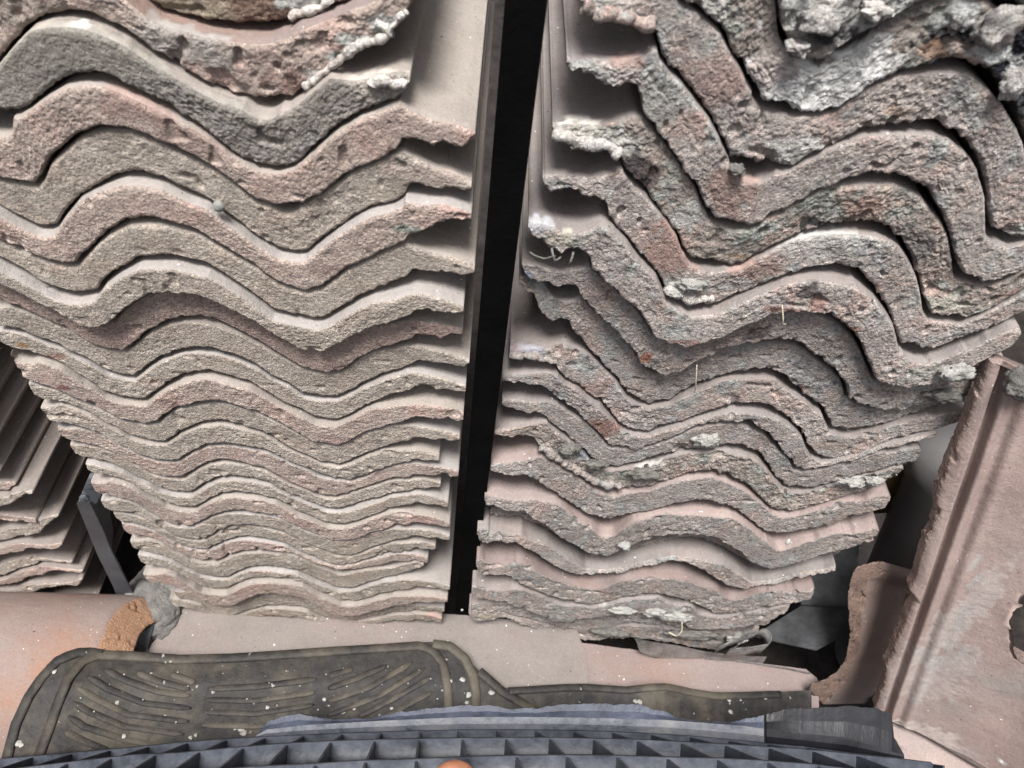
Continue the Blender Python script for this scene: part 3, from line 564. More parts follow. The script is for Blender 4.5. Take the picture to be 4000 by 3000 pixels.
def part(name, mo, parent, label=None):
    o = link(name, mo[0], label, parent=parent); o.location = Vector(mo[1]) - parent.location; return o
def interp_px(s, us): p = P(s); return np.interp(us, p[:, 0], p[:, 1])

# materials for them
M['gap_shade_panel'] = plain('black gap shade', (.004, .004, .004), .9, .3, 30, .03, .0008)  # near-black colour standing for the shade between the stacks
M['grey_plastic'] = plain('dusty grey plastic', (.055, .056, .06), .55, .65, 26, .35, .0015)
M['dark_strip'] = plain('dull dark plastic', (.062, .068, .078), .42, .4, 26, .45, .0006)
M['pvc'] = plain('brown grey pvc', (.13, .125, .125), .38, .15, 14, .45, .0003)
M['dust'] = plain('grey dust clod', (.24, .23, .22), .95, .35, 90, .1, .006)
M['mortar'] = plain('pale mortar', (.47, .465, .44), .95, .25, 150, .1, .003)
M['moss'] = plain('dry grey moss and dirt', (.27, .26, .24), .95, .45, 200, .1, .004)
M['white'] = plain('white chip', (.7, .7, .68), .6, .05, 60)
M['ochre'] = plain('ochre board', (.12, .085, .04), .6, .2, 20)
M['straw'] = plain('dry straw', (.56, .50, .38), .7, .2, 90)
M['pebble'] = plain('greenish grey pebble', (.30, .31, .29), .7, .2, 300)
def rubber():
    m, t, b = new_mat('dusty black rubber'); co, _ = coords(t)
    dust = ramp(t, noise(t, co, 9, 7, .7), [(.44, (.012, .011, .012)), (.5, (.032, .027, .023)), (.56, (.062, .053, .040)), (.7, (.095, .082, .062))])
    dust = mix(t, ramp(t, noise(t, co, 90, 4, .7), [(.4, (0, 0, 0)), (.8, (.45, .45, .45))]), dust, (.075, .066, .053))
    sp = ramp(t, noise(t, co, 120, 2), [(.72, (0, 0, 0)), (.745, (1, 1, 1))]); dust = mix(t, sp, dust, (.26, .245, .22))
    t.links.new(dust, b.inputs['Base Color']); b.inputs['Roughness'].default_value = .62; b.inputs['Specular IOR Level'].default_value = .35
    bumps(t, b, [(noise(t, co, 60, 5, .7), .0012), (noise(t, co, 500, 3), .0003)]); return m
M['rubber'] = rubber()
def blue_plastic():
    m, t, b = new_mat('dusty blue grey plastic'); co, _ = coords(t)
    c = ramp(t, noise(t, co, 34, 8, .75), [(.36, (.022, .025, .034)), (.47, (.048, .055, .072)), (.60, (.076, .085, .105)), (.76, (.14, .144, .152))])
    t.links.new(c, b.inputs['Base Color']); b.inputs['Roughness'].default_value = .45; b.inputs['Specular IOR Level'].default_value = .4
    bumps(t, b, [(noise(t, co, 90, 4), .0006)]); return m
M['blue'] = blue_plastic()
def pale_blue():
    m, t, b = new_mat('dust covered blue grey plastic'); co, _ = coords(t)
    c = ramp(t, noise(t, co, 26, 6, .7), [(.34, (.05, .056, .075)), (.46, (.115, .122, .145)), (.7, (.19, .19, .197))])
    t.links.new(c, b.inputs['Base Color']); b.inputs['Roughness'].default_value = .5; b.inputs['Specular IOR Level'].default_value = .4
    bumps(t, b, [(noise(t, co, 120, 5, .7), .0012)]); return m
M['pale_blue'] = pale_blue()
M['blue_lip'] = plain('scuffed blue plastic', (.05, .058, .085), .5, .5, 35, .4, .0012)
M['black_plastic'] = plain('scuffed black plastic', (.014, .0145, .019), .45, .6, 20, .4, .0006)
def film():
    m, t, b = new_mat('cloudy plastic film'); co, _ = coords(t)
    c = ramp(t, noise(t, co, 40, 7, .75), [(.36, (.07, .068, .066)), (.6, (.24, .235, .23)), (.75, (.36, .355, .35))]); t.links.new(c, b.inputs['Base Color'])
    b.inputs['Roughness'].default_value = .3; b.inputs['Transmission Weight'].default_value = .25; b.inputs['Specular IOR Level'].default_value = .5
    bumps(t, b, [(noise(t, co, 30, 3), .006), (noise(t, co, 120, 5, .7), .002)]); return m
M['film'] = film()

# ------------------------------------------------------------------ what stands between and beside the stacks
gx0, gx1, gyb = .004, .0245, .372  # added panel: the gap's deep shade put in as a black sheet
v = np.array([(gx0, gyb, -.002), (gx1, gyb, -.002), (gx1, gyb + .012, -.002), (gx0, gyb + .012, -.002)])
put('gap_shade_panel', loft('gap_shade_panel', [v + np.array((0, 0, 1)) * h for h in np.linspace(0, .95, 12)], M['gap_shade_panel'], smooth=False),
    "narrow black panel added for the shade in the gap between the two big stacks", 'board')
put('pebble', lump('pebble', on_front([(855, 806)], DL - .016)[0], (.0034, .003, .0036), M['pebble'], 5, .1, 14), "smooth greenish grey pebble wedged between two tiles of the left stack", 'pebble')

# flat slab under both stacks, and the pinkish tile lower down beside it
put('paving_slab', slab('paving_slab', on_level(P('470,2672 565,2554 643,2436 720,2362 1100,2330 1700,2390 2250,2440 2268,2500 2286,2530 2290,2575 2300,2620 2298,2690 2305,2790 1200,2790'), 0.0), .022, M['t_slab'], .0012, 3, .002, side_mat=M['f_pinkclay']),
    "flat pale slab with broken right end lying under both stacks above the rubber mat", 'slab', kind='thing')
put('clay_slab', slab('clay_slab', on_level(P('2200,2500 2480,2535 2700,2560 2950,2585 3150,2612 3200,2650 3200,2800 2200,2820'), -.023), .02, M['t_red'], .001, 4, .002, side_mat=M['f_pinkclay']),
    "pink clay slab with orange stains, partly under the flat pale slab's broken end", 'slab', kind='thing')

# orange ridge tile at the left
a = np.linspace(-.1, math.pi + .12, 150); cy, cz, ro, ri = .262, -.034, .098, .072
cen = on_level([(455, 2560)], 0.0)[0]; cy = cen[1] - .020
xe = cen[0] - .012 + .035 * a / math.pi + .004 * np.sin(a * 5)
lo = np.c_[xe + .024, cy - ri * np.cos(a), cz + ri * np.sin(a)]; up = np.c_[xe - .006, cy - ro * np.cos(a), cz + ro * np.sin(a)]
me, org = ring_tile('ridge_tile', lo, up, (-1, -.03, 0), .55, [M['f_orange'], M['t_orange']], 77, .002, 18, .7, .5)
link('ridge_tile', me, "rounded orange clay ridge tile with broken end, at left behind the rubber mat", 'ridge tile', loc=tuple(org), kind='thing')

# thin folded strip hanging at the corner of the side stack
t_ = empty('plastic_strip', on_front([(420, 2200)], .37)[0], "dark grey folded plastic strip hanging between side stack and left stack", 'plastic strip')
part('strip_face', slab('strip_face', on_front(P('298,1968 318,1956 352,1962 400,2060 440,2160 490,2260 552,2378 472,2380 440,2290 380,2170'), .366), .002, M['dark_strip'], .0004, 1, .0005, down=(0, 1, 0)), t_)
part('strip_fold', slab('strip_fold', on_front(P('350,1850 388,1858 422,1990 438,2070 434,2140 412,2095 352,1963 318,1957 300,1968'), np.array([.40, .40, .385, .38, .37, .369, .3685, .3685, .3685])), .002, M['dark_strip'], 0, 1, .0004, down=(.3, 1, 0)), t_)
part('knob', lump('knob', on_front([(330, 1945)], .362)[0], (.004, .003, .005), M['dark_strip'], 8, .25, 12), t_)
put('dust_clod', lump('dust_clod', on_level([(610, 2345)], -.004)[0], (.036, .055, .022), M['dust'], 23, .20, 60), "grey dusty clod lying beside the orange ridge tile's broken end", 'clod')
put('plastic_flap', slab('plastic_flap', on_level(P('400,2575 470,2470 520,2490 600,2440 570,2560 520,2600'), np.array([.0, .03, .02, .012, .002, .0])), .0015, M['dark_strip'], .0004, 2, .0004), "small grey plastic flap beneath the arch of the orange ridge tile", 'plastic flap')

# leaning grey pipe, grey cover, shard, films at the right
A, B = on_front([(3760, 1800)], .45)[0], on_front([(3300, 2760)], .385)[0]
put('drain_pipe', tube('drain_pipe', np.linspace(A + (A - B) * .02, B + (B - A) * .02, 20), .047, M['pvc'], 40), "leaning grey brown plastic pipe in the dark gap behind the leaning clay tile", 'pipe')
t_ = empty('plastic_cover', on_level([(3220, 2300)], .05)[0], "folded dark grey plastic cover at the foot of the right stack", 'plastic cover')
part('top_panel', slab('top_panel', on_level(P('3120,2180 3360,2120 3345,2250 3315,2372 3130,2362'), .06), .003, M['grey_plastic'], .0003, 1, .001), t_)
part('front_panel', slab('front_panel', on_level(P('3130,2365 3316,2375 3300,2480 3190,2540 2940,2484'), np.array([.06, .06, .03, .012, .012])), .003, M['grey_plastic'], .0003, 1, .001), t_)
put('ochre_board', slab('ochre_board', on_front(P('3380,1850 3560,1840 3560,2000 3380,2010'), .47), .01, M['ochre'], 0, 1, .001, down=(0, 1, 0)), "bit of ochre board showing between right stack and grey pipe", 'board')
L_ = P('910,288 830,298 722,340 682,385 664,440 650,500 640,570 648,640 660,720 655,800 660,900 652,980 640,1050 600,1130 550,1190 500,1230 430,1262 350,1290 330,1335')
U_ = P('960,400 900,425 850,432 812,450 800,490 784,560 775,620 768,690 762,760 756,830 750,900 744,980 738,1050 706,1120 680,1180 640,1240 600,1300 540,1372 440,1460')
k3 = 1 / 2.074
yb = np.linspace(.352, .300, 110)
lo = on_front(resample(L_, 110) * k3 + [3000, 2050], yb); up = on_front(resample(U_, 110) * k3 + [3000, 2050], yb - .002)
sb = on_front([(3760, 2560)], .42)[0] - on_front([(3350, 2520)], .33)[0]; sb /= np.linalg.norm(sb)
me, org = ring_tile('clay_shard', lo, up, sb, .13, [M['f_clay'], M['t_shard']], 91, .002, 26, 2.6, 1.8)
link('clay_shard', me, "wavy brown broken clay tile standing on edge left of the leaning pink tile", 'tile shard', loc=tuple(org), kind='thing')

# big leaning clay tile
p0, p1, p2 = on_front([(3830, 1450)], .372)[0], on_level([(3430, 2775)], .045)[0], on_level([(3850, 2985)], .035)[0]
nrm = np.cross(p1 - p0, p2 - p0); nrm /= np.linalg.norm(nrm); nrm *= np.sign(nrm[2])
OUT = P('3842,1400 3835,1450 3800,1540 3765,1650 3720,1750 3690,1830 3655,1910 3640,1960 3645,2005 3620,2080 3600,2120 3575,2200 3560,2260 3536,2302 3562,2345 3545,2380 3520,2440 3490,2500 3470,2560 3450,2600 3445,2660 3425,2720 3408,2772')
e = on_plane(OUT, p0, nrm)
n_ = 420; sres = np.r_[0, np.cumsum(np.linalg.norm(np.diff(e, axis=0), axis=1))]; tt = np.linspace(0, sres[-1], n_)
upv = np.stack([np.interp(tt, sres, e[:, i]) for i in range(3)], 1)
across = (p2 - p1) / np.linalg.norm(p2 - p1); along = (p1 - p0) / np.linalg.norm(p1 - p0)
gl = on_plane(P('3868,1480 3440,2770'), p0, nrm); gd = (gl[1] - gl[0]) / np.linalg.norm(gl[1] - gl[0])
def groove_d(p):                                  # distance across from a left-edge point to the groove line
    ax = across - gd * (across @ gd); r_ = gl[0] - p; r_ = r_ - np.outer(r_ @ gd, gd); return (r_ @ ax) / (ax @ ax)
gdist = groove_d(upv)
hole = on_plane(P('4010,2300 3985,2315 3955,2345 3925,2380 3913,2425 3926,2480 3930,2512 3942,2560 4010,2600'), p0, nrm)
q0 = upv; len_ = np.full(n_, .20)
cd = np.linalg.inv(np.stack([across, along, nrm], 1)); hc = (cd @ (hole - p0).T).T; uc = (cd @ (upv - p0).T).T
hi = np.interp(uc[:, 1], hc[:, 1], hc[:, 0], left=9, right=9) if hc[0, 1] < hc[-1, 1] else np.interp(uc[:, 1], hc[::-1, 1], hc[::-1, 0], left=9, right=9)
len_ = np.minimum(len_, hi - uc[:, 0] - .008); len_ = np.where(len_ < .198, len_ + .006 + .004 * vn(upv, 60, 41) + .0015 * vn(upv, 200, 42), len_); len_ = np.maximum(len_, .04)
def clay_h(s, d):
    x_ = d - gdist
    h = -.0085 * np.exp(-(x_ / .0030) ** 4) + .0022 * np.exp(-((x_ - .006) / .003) ** 2) - .0026 * np.exp(-((x_ - .014) / .004) ** 2) + .0020 * np.exp(-((x_ - .022) / .005) ** 2)
    h = h + .010 * np.clip((x_ - .105) / .04, 0, 1) ** 2
    w_ = .0010 * vn(np.c_[s * 3, d * 9, s * 0], 3, 5)
    return nrm * (h + w_)[:, None]
sid = across * .010
me, org = ring_tile('clay_tile', upv - nrm * .015 - across * .001 + 0 * sid, upv + across * .004, across, len_, [M['f_pinkclay'], M['t_clay']], 131, .002, 14, 1.1, .9,
    [(on_plane([(3925, 2972)], p0, nrm)[0], np.array([.009, .006, .003]), (.8, .8, .79), 1), (on_plane([(3760, 2400)], p0, nrm)[0], np.array([.012, .06, .08]), (.50, .46, .44), .5), (on_plane([(3640, 2640)], p0, nrm)[0], np.array([.03, .03, .05]), (.45, .41, .395), .5), (on_plane([(3620, 2880)], p0, nrm)[0], np.array([.05, .02, .02]), (.52, .47, .44), .6)] + [(on_plane([c_], p0, nrm)[0], np.array([.004, .012, .014]), (.40, .375, .36), .7) for c_ in ((3805, 2200), (3800, 2280), (3775, 2380), (3750, 2440), (3715, 2520), (3745, 2560), (3660, 2600), (3625, 2660), (3590, 2720))],
    top_h=clay_h, tb=np.r_[np.linspace(.002, .075, 66), np.linspace(.08, .19, 14), 1.0])
link('clay_tile', me, "large pink clay tile with long groove leaning against the right end of the right stack", 'clay tile', loc=tuple(org), kind='thing')
put('concrete_lump', lump('concrete_lump', on_plane([(3990, 1485)], p0, nrm)[0] + nrm * .004, (.012, .012, .012), M['dust'], 44, .2), "small grey concrete lump stuck on the leaning clay tile at the picture's right edge", 'lump')
put('clay_fragment', slab('clay_fragment', on_level(P('3470,2800 3545,2832 3680,2900 3830,2990 4000,3090 3600,3200 3490,2990 3470,2900'), .022), .014, M['t_pink'], .001, 5, .002, side_mat=M['f_pinkclay']), "pink clay fragment lying just under the lower edge of the leaning clay tile", 'tile fragment')
put('clay_fragment', slab('clay_fragment', on_level(P('3500,2915 3545,2922 3650,2985 3760,3080 3560,3150 3500,3030'), .034), .012, M['t_pink'], .001, 6, .002, side_mat=M['f_pinkclay']), "lowest small pink clay fragment with pale broken edge beside the crate's corner", 'tile fragment')

put('plastic_film', slab('plastic_film', on_level(P('2480,2492 2500,2545 2560,2568 2760,2572 2980,2592 2996,2565 2880,2560 2760,2545 2640,2520 2540,2505'), np.array([.02, .0, -.015, -.018, -.018, .0, .01, .012, .015, .02])), .001, M['film'], .0006, 2, 0), "cloudy plastic film sticking out under the bottom tile of the right stack", 'plastic film')
lp = []
for u in np.linspace(0, 1, 30):
    an = -2.4 + 4.2 * u; lp.append((2965 + 22 * math.cos(an) - (1 - u) * 20, 2525 + 30 * math.sin(an)))
lp = [(2780, 2560), (2830, 2540)] + lp + [(2900, 2565), (2820, 2572)]
lw = on_level(np.array(lp), .005)
put('plastic_loop', loft('plastic_loop', [np.array([p + (0, 0, .0), p + (0, 0, .03), p + np.array((.001, .001, .03)), p + np.array((.001, .001, 0))]) for p in lw], M['film']), "curled loop of grey plastic film in front of the dark hole at right stack's foot", 'plastic loop')
put('white_wire', tube('white_wire', on_level(resample(P('2760,2572 2860,2578 2950,2590 3060,2608 3168,2630'), 24), -.016), .0008, M['film'], 8), "thin white wire lying along the upper edge of the pink clay slab", 'wire')

# ------------------------------------------------------------------ rubber mat
def mat_z(u): return np.interp(u, [-100, 250, 500, 900, 1700, 2000, 2350, 2560, 2800, 3200], [.074, .072, .054, .038, .030, .026, .014, .022, .010, .004])
us = np.linspace(-80, 3170, 330)
vt = interp_px('-80,3250 -20,3080 15,2962 60,2802 95,2720 130,2662 200,2580 250,2548 290,2535 350,2531 400,2546 450,2549 500,2550 700,2565 900,2560 1300,2530 1670,2508 1720,2507 1760,2514 1800,2540 1830,2580 1870,2618 1910,2660 1950,2688 2000,2688 2200,2678 2290,2677 2450,2688 2540,2678 2600,2676 2650,2684 2700,2696 2800,2712 2900,2710 3000,2704 3130,2698 3230,2690', us)
rings = []
fr = np.r_[0, .004, .012, np.linspace(.03, 1, 22)]
for u, v_ in zip(us, vt):
    vb = 3260 if u > 30 else max(v_ + 5, 3260)
    pv = v_ + (vb - v_) * fr; z = mat_z(u) - .035 * np.clip((pv - 2680) / 300, 0, 1.5) + .0015 * np.sin(pv / 90 + u / 300)
    p = on_level(np.c_[np.full(len(pv), u), pv], z)
    rings.append(np.vstack([p, (p[::-1] - (0, 0, .005))[::4]]))
mt = empty('rubber_mat', on_level([(1000, 2750)], .05)[0], "dusty dark rubber car mat with raised ribs lying below the flat slab", 'rubber mat')
part('mat_sheet', loft('mat_sheet', rings, M['rubber']), mt)
def on_mat(px, lift=.0): 
    px = np.asarray(px, float); return on_level(px, mat_z(px[:, 0]) - .035 * np.clip((px[:, 1] - 2680) / 300, 0, 1.5) + .0015 * np.sin(px[:, 1] / 90 + px[:, 0] / 300) + lift)
for nm, s_, w_ in (('raised_rim', '0,3060 22,2978 62,2828 112,2720 160,2650 225,2580 300,2550 350,2548 400,2556', .0052), ('raised_rim', '110,3070 150,2958 190,2850 225,2750 262,2655 320,2585 380,2558 500,2562 700,2576 900,2571 1100,2558 1300,2544 1500,2532 1640,2522 1690,2540 1730,2592 1748,2680 1752,2780 1752,2870', .0052),
        ('raised_rim', '1690,2516 1755,2524 1815,2572 1848,2640 1858,2700 1860,2860', .0055), ('raised_rim', '1872,2622 1960,2700 2080,2770 2200,2850', .0052), ('raised_rim', '1985,2700 2200,2687 2290,2685 2450,2696 2540,2686 2600,2683 2650,2692 2700,2704 2800,2719 2900,2717 3050,2712', .0042)):
    part(nm, tube(nm, on_mat(resample(P(s_), 90), .0005), w_, M['rubber'], 14, .45), mt)
for s_ in ('407,2616 500,2662 620,2702 745,2716', '340,2640 420,2690 560,2745 748,2766', '302,2686 370,2726 500,2790 740,2818', '282,2740 345,2778 480,2835 720,2868', '268,2798 330,2838 480,2885 650,2920', '255,2858 330,2895 430,2935', '535,2628 620,2662 742,2692', '665,2632 762,2666',
        '810,2690 1000,2682 1240,2652', '800,2732 1000,2735 1232,2703', '792,2780 1000,2786 1228,2752', '784,2830 1000,2836 1222,2806', '1285,2640 1380,2612', '1280,2690 1400,2648 1510,2600', '1278,2740 1450,2682 1612,2586', '1275,2795 1480,2718 1662,2608', '1400,2800 1550,2722 1684,2645', '1500,2806 1600,2748 1688,2702'):
    pth = on_mat(resample(P(s_), 34), .0004); rr = .0034 * np.sqrt(np.clip(np.minimum(np.linspace(0, 12, 34), np.linspace(12, 0, 34)), .12, 1))
    part('rib', tube('rib', pth, rr, M['rubber'], 12, .34), mt)
rng = np.random.RandomState(5); V, T = [], []
def chip(c, r):
    b = len(V); n = 6
    for i in range(n): a_ = 2 * math.pi * i / n; q = r * (.6 + .6 * rng.rand()); V.append(c + np.array((q * math.cos(a_), q * math.sin(a_), 0)))
    V.append(c + np.array((0, 0, r * .5)))
    for i in range(n): T.append((b + i, b + (i + 1) % n, b + n))
fixed = [(212, 2624, 8), (184, 2640, 5), (484, 2876, 9), (70, 2904, 12), (85, 2910, 8), (745, 2882, 8), (765, 2872, 6), (826, 2785, 5), (940, 2850, 12), (955, 2862, 11), (920, 2847, 6), (1808, 2655, 12), (1760, 2660, 9), (1830, 2715, 11), (1825, 2745, 8), (1920, 2705, 11), (1045, 2762, 7), (1268, 2732, 8), (1340, 2783, 7), (1384, 2767, 6), (1530, 2768, 6), (2500, 2742, 12), (2480, 2738, 10), (2855, 2780, 9), (2893, 2732, 6), (2990, 2725, 9), (2850, 2735, 8), (3010, 2722, 6)]
for u, v_, r in fixed: chip(on_mat([(u, v_)], .001)[0], r * .9 / F)
for _ in range(60):
    u, v_ = rng.uniform(300, 1860), rng.uniform(2600, 2830)
    chip(on_mat([(u, v_)], .001)[0], rng.uniform(1.2, 3.8) * .9 / F)
me = mesh_np('white_grit', np.array(V), np.zeros((0, 4)), M['white'], tint=None, smooth=False, tris=T)
me.materials[0] = plain('grey white grit', (.36, .35, .33), .9, .3, 90)
link('white_grit', me, "scattered white grit lying on the rubber mat", 'grit', kind='stuff')

# ------------------------------------------------------------------ crate whose outer wall is seen from above
R0 = '-200,2990 0,2965 330,2936 504,2921 674,2903 843,2890 1000,2880 1300,2866 1600,2856 1800,2852 2000,2851 2200,2853 2393,2858 2687,2874 2990,2903 3136,2915 3280,2935 3529,2962 3700,2990'
R1 = '-200,3040 0,3010 316,2971 515,2949 710,2940 904,2921 1108,2904 1300,2894 1600,2886 1850,2882 2140,2881 2479,2888 2809,2906 2990,2917 3136,2926 3280,2940 3533,2966 3800,3000'
R2 = '-200,3130 300,3060 700,3020 1000,2994 1203,2985 1407,2971 1624,2965 1827,2956 2000,2951 2217,2949 2416,2951 2610,2958 2805,2962 2990,2971 3199,2987 3600,3040 3900,3090'
R3 = '-200,3280 300,3190 1000,3100 1600,3060 2200,3045 2800,3060 3400,3110 4000,3180'
TD = (.70, .62, .55, .49)
def G(r, u):
    px = np.c_[u, interp_px((R0, R1, R2, R3)[r], u)]; d = ray(px); fw = d @ np.array([0, .64767712, -.75966465]); return CAM + d * TD[r]
ct = empty('plastic_crate', G(1, np.array([1800.]))[0], "blue grey plastic crate with ribbed outer wall along the picture's lower edge", 'crate')
nb = np.array((0, .80, .60)); dep = .042
ul = [np.linspace(a_, b_, 120) for a_, b_ in ((-120, 3530), (-120, 3640), (-120, 3760), (-120, 3900))]
for r in range(4):
    g_ = G(r, ul[r]); bk = g_ - nb * dep
    off = np.array((0, -.0009, .0012))
    part('rib', loft('rib', np.stack([g_ - off, g_ + off, bk + off, bk - off], 1), M['blue']), ct)
for r in range(3):
    x0, s0 = (1790, 1806, 1822, 1840)[r], (151, 171, 196, 225)[r]; x1, s1 = (1806, 1822, 1840)[r], (171, 196, 225)[r]
    for i in range(-12, 12):
        a_, b_ = G(r, np.array([x0 + s0 * i * 1.0]))[0], G(r + 1, np.array([x1 + s1 * i * 1.0]))[0]
        if x0 + s0 * i > 3500 or x0 + s0 * i < -100: continue
        w_ = np.array((.0009, 0, 0)); a_ = a_ - nb * .001; b_ = b_ - nb * .001
        part('fin', loft('fin', [[a_ - w_, a_ + w_, a_ + w_ - nb * (dep - .001), a_ - w_ - nb * (dep - .001)], [b_ - w_, b_ + w_, b_ + w_ - nb * (dep - .001), b_ - w_ - nb * (dep - .001)]], M['blue'], smooth=False), ct)
pn = np.stack([G(r, ul[r]) - nb * dep for r in range(4)], 1)
part('wall_panel', loft('wall_panel', np.concatenate([pn, pn[:, ::-1] - nb * .003], 1), M['blue']), ct)
uu = np.linspace(1000, 3532, 260)
jg = interp_px('1000,2872 1040,2820 1100,2800 1170,2790 1230,2800 1300,2812 1400,2806 1450,2806 1560,2782 1620,2776 1700,2765 1800,2758 1900,2756 2000,2770 2100,2766 2150,2756 2300,2750 2440,2752 2500,2752 2560,2772 2600,2778 2650,2806 2700,2814 2780,2818 2850,2822 2920,2806 2960,2802 3030,2782 3080,2770 3140,2768 3260,2762 3340,2756 3360,2760 3420,2768 3470,2782 3492,2800 3488,2835 3470,2860 3500,2890 3532,2950', uu)
lowv = interp_px(R0, uu) + 2; midv = np.minimum(interp_px('1000,2872 1040,2850 1200,2832 1500,2815 1800,2802 2000,2800 2300,2804 2600,2812 2900,2835 3100,2862 3300,2880 3532,2950', uu), lowv - 2); jg = np.minimum(jg + 3 * vn(np.c_[uu / 30, uu * 0, uu * 0], 1, 3) + 2 * vn(np.c_[uu / 9, uu * 0, uu * 0], 1, 4), midv - 1)
def at_t(u, v_, t_): return CAM + ray(np.c_[u, v_]) * t_
fl = np.stack([at_t(uu, lowv, TD[0] + .002), at_t(uu, (lowv + midv) / 2, TD[0] - .001), at_t(uu, midv, TD[0])], 1)
lip = np.stack([at_t(uu, midv, TD[0] + .001), at_t(uu, (midv + jg) / 2, TD[0] + .006), at_t(uu, jg, TD[0] + .008)], 1)
dn_ = np.array((0, 0, -.0022)); a_ = uu < 2985; b_ = uu >= 2985
def strip(q): return np.concatenate([q, q[:, ::-1] + dn_], 1)
part('flange', loft('flange', strip(fl[a_]), M['pale_blue'], smooth=False), ct)
part('torn_lip', loft('torn_lip', strip(lip[a_]), M['blue_lip'], smooth=False), ct)
part('corner_plate', loft('corner_plate', strip(np.concatenate([fl[b_], lip[b_][:, 1:]], 1)), M['black_plastic'], smooth=False), ct, "black scuffed corner plate")
put('orange_blob', lump('orange_blob', at_t(np.array([1772.]), np.array([3084.]), .50)[0], .0180, plain('smooth orange clay', (.50, .22, .13), .5, .12, 30, .3, .0004), 61, .03, 30), "rounded orange blob at the picture's bottom edge on the crate ribs", 'clay ball')  # plain orange blob, taken for a thumb tip at the frame edge

# ------------------------------------------------------------------ crusts, threads and straws
def crust(k_, px, r, mat, seed, T=RO, y=None, name='mortar_lump', k=.4):
    yy = DR - PRM[k_] / 1000 - .002; c = on_front([px], yy)[0]; s_ = np.linalg.norm(c - CAM) / F
    part(name, lump(name, c, (r[0] * s_, .0045, r[1] * s_), M[mat], seed, k, 22), T[k_])
for i, (k_, px, r, m_) in enumerate(((4, (2250, 560), (26, 22), 'moss'), (4, (2310, 572), (24, 18), 'moss'), (10, (2762, 1722), (48, 36), 'mortar'), (12, (2225, 1755), (42, 24), 'moss'), (12, (2520, 1850), (55, 28), 'moss'), (12, (2330, 1815), (36, 24), 'moss'), (12, (3330, 1885), (40, 20), 'mortar'), (12, (3420, 1880), (30, 18), 'mortar'),
        (17, (2560, 2395), (40, 24), 'mortar'), (17, (2640, 2410), (58, 24), 'mortar'), (17, (2430, 2385), (50, 16), 'mortar'), (17, (2190, 2412), (50, 18), 'moss'), (7, (3690, 1545), (60, 28), 'moss'), (6, (3740, 1455), (55, 34), 'mortar'), (2, (2880, 660), (30, 18), 'moss'), (4, (2500, 1000), (1, 1), 'moss'), (14, (2440, 2130), (22, 12), 'mortar'), (19, (2700, 2480), (90, 26), 'moss'), (19, (2880, 2500), (40, 24), 'mortar'), (19, (2380, 2470), (70, 16), 'moss'), (5, (2700, 1110), (50, 22), 'mortar'), (5, (2640, 1140), (40, 16), 'mortar'), (0, (3200, 80), (70, 40), 'f_lichen_heavy'), (0, (3110, 190), (40, 24), 'f_lichen_heavy'), (0, (3420, 40), (50, 24), 'f_lichen_heavy'), (1, (3740, 90), (22, 34), 'f_lichen_heavy'), (1, (3890, 110), (66, 60), 'f_lichen_heavy'), (1, (3960, 330), (44, 46), 'f_lichen_heavy'))):
    if r[0] > 2: crust(k_, px, r, m_, 300 + i * 3)
def crust_line(T, k_, d0, pm, px, r, mat, seed, name):
    p = resample(P(px), 60); w3 = on_front(p, d0 - pm[k_] / 1000 - .001); rr = r * (1 + .5 * vn(w3, 160, seed) + .4 * vn(w3, 420, seed + 1)); w3 = w3 + .0012 * np.stack([vn(w3, 300, seed + i) for i in (2, 3, 4)], 1)
    part(name, tube(name, w3, np.abs(rr) + .0004, M[mat], 12), T[k_])
M['lime'] = face_mat('white lime crust', (.52, .53, .52), (.66, .67, .66), (.50, .45, .42), .5)
crust_line(LO, 1, DL, PLM, '1185,345 1240,300 1290,262 1362,203 1407,176 1488,149 1522,122', .0022, 'lime', 801, 'lime_crust')
crust_line(LO, 1, DL, PLM, '1470,95 1520,112 1545,82 1590,45', .0016, 'lime', 811, 'lime_crust')
crust_line(LO, 2, DL, PLM, '1450,330 1490,310 1540,330 1590,335', .0020, 'lime', 821, 'lime_crust')
crust_line(LO, 0, DL, PLM, '1130,70 1181,48 1230,32 1290,10', .0018, 'lime', 831, 'lime_crust')
crust_line(RO, 2, DR, PRM, '2275,22 2339,62 2393,50 2475,85 2550,95', .0030, 'f_old', 841, 'lichen_crust')
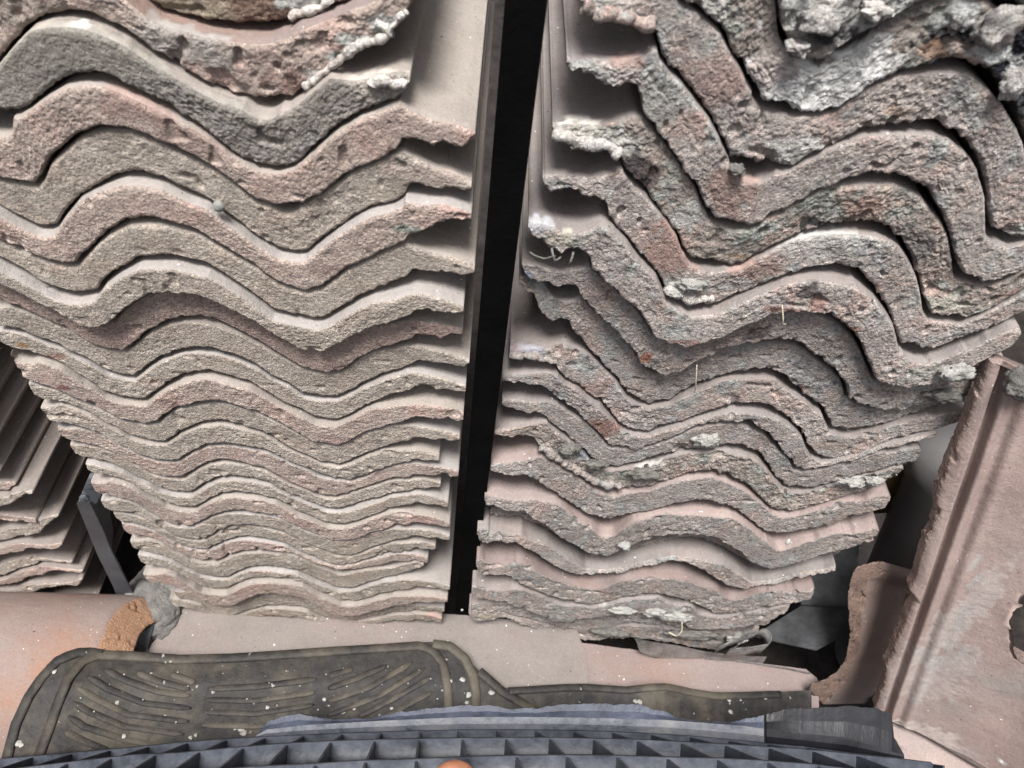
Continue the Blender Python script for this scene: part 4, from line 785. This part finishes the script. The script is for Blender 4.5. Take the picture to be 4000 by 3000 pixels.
crust_line(RO, 4, DR, PRM, '2165,515 2231,545 2316,565 2380,565 2415,600', .0030, 'lime', 851, 'lichen_crust')
crust_line(RO, 5, DR, PRM, '2600,1125 2656,1155 2720,1172 2790,1165', .0034, 'lime', 861, 'lichen_crust')
crust_line(RO, 12, DR, PRM, '2112,1745 2158,1775 2203,1805 2258,1840 2307,1868 2353,1892 2429,1895', .0032, 'f_mud', 871, 'lichen_crust')
crust_line(RO, 9, DR, PRM, '1995,1385 2068,1390 2131,1402 2172,1415', .0022, 'f_mud', 881, 'lichen_crust')
def thread(name, px, y, rad, mat, label, cat, group=None, sag=0.0):
    p = resample(P(px), 20); w3 = on_front(p, y); w3[:, 1] -= sag * np.sin(np.linspace(0, math.pi, 20))
    put(name, tube(name, w3, rad, M[mat], 6), label, cat, group)
thread('grass_stalk', '2722,1425 2716,1470 2713,1534', .362, .0004, 'straw', "thin white grass stalk hanging in front of the right stack's shaded tiles", 'stalk', sag=.004)
thread('grass_stalk', '2612,2468 2640,2464 2662,2448 2664,2430', .318, .0007, 'straw', "curved dry straw near the bottom of the right stack", 'straw', sag=.006)
thread('root_thread', '2240,985 2228,1005 2224,1030', .366, .0008, 'moss', "short pale root with a knob below the cream lichen lip of right stack", 'root', sag=.004)
thread('root_thread', '2070,985 2110,968 2150,970 2170,1000', .366, .0006, 'moss', "thin grey looped root thread below the cream lichen lip, nearest the black gap", 'root', sag=.01)
thread('root_thread', '2155,968 2165,995 2190,1005', .366, .0008, 'moss', "pale curled root between the knobbed root and the grey looped thread", 'root', sag=.005)
thread('root_thread', '3055,1190 3050,1240 3070,1265', .352, .0004, 'straw', "short pale thread hanging over the brick red chip of the right stack", 'root', sag=.006)
put('white_chip', lump('white_chip', on_front([(3073, 2117)], DR - .029)[0] + np.array((0, -.001, .002)), (.0018, .002, .0048), M['white'], 4, .08, 12), "white oval chip on the lower pink banded tile of the right stack", 'chip')
put('white_chip', lump('white_chip', on_front([(1805, 2383)], .371)[0], (.0016, .001, .0024), M['white'], 9, .1, 10), "tiny white fleck on the black shade panel in the gap between the stacks", 'chip')
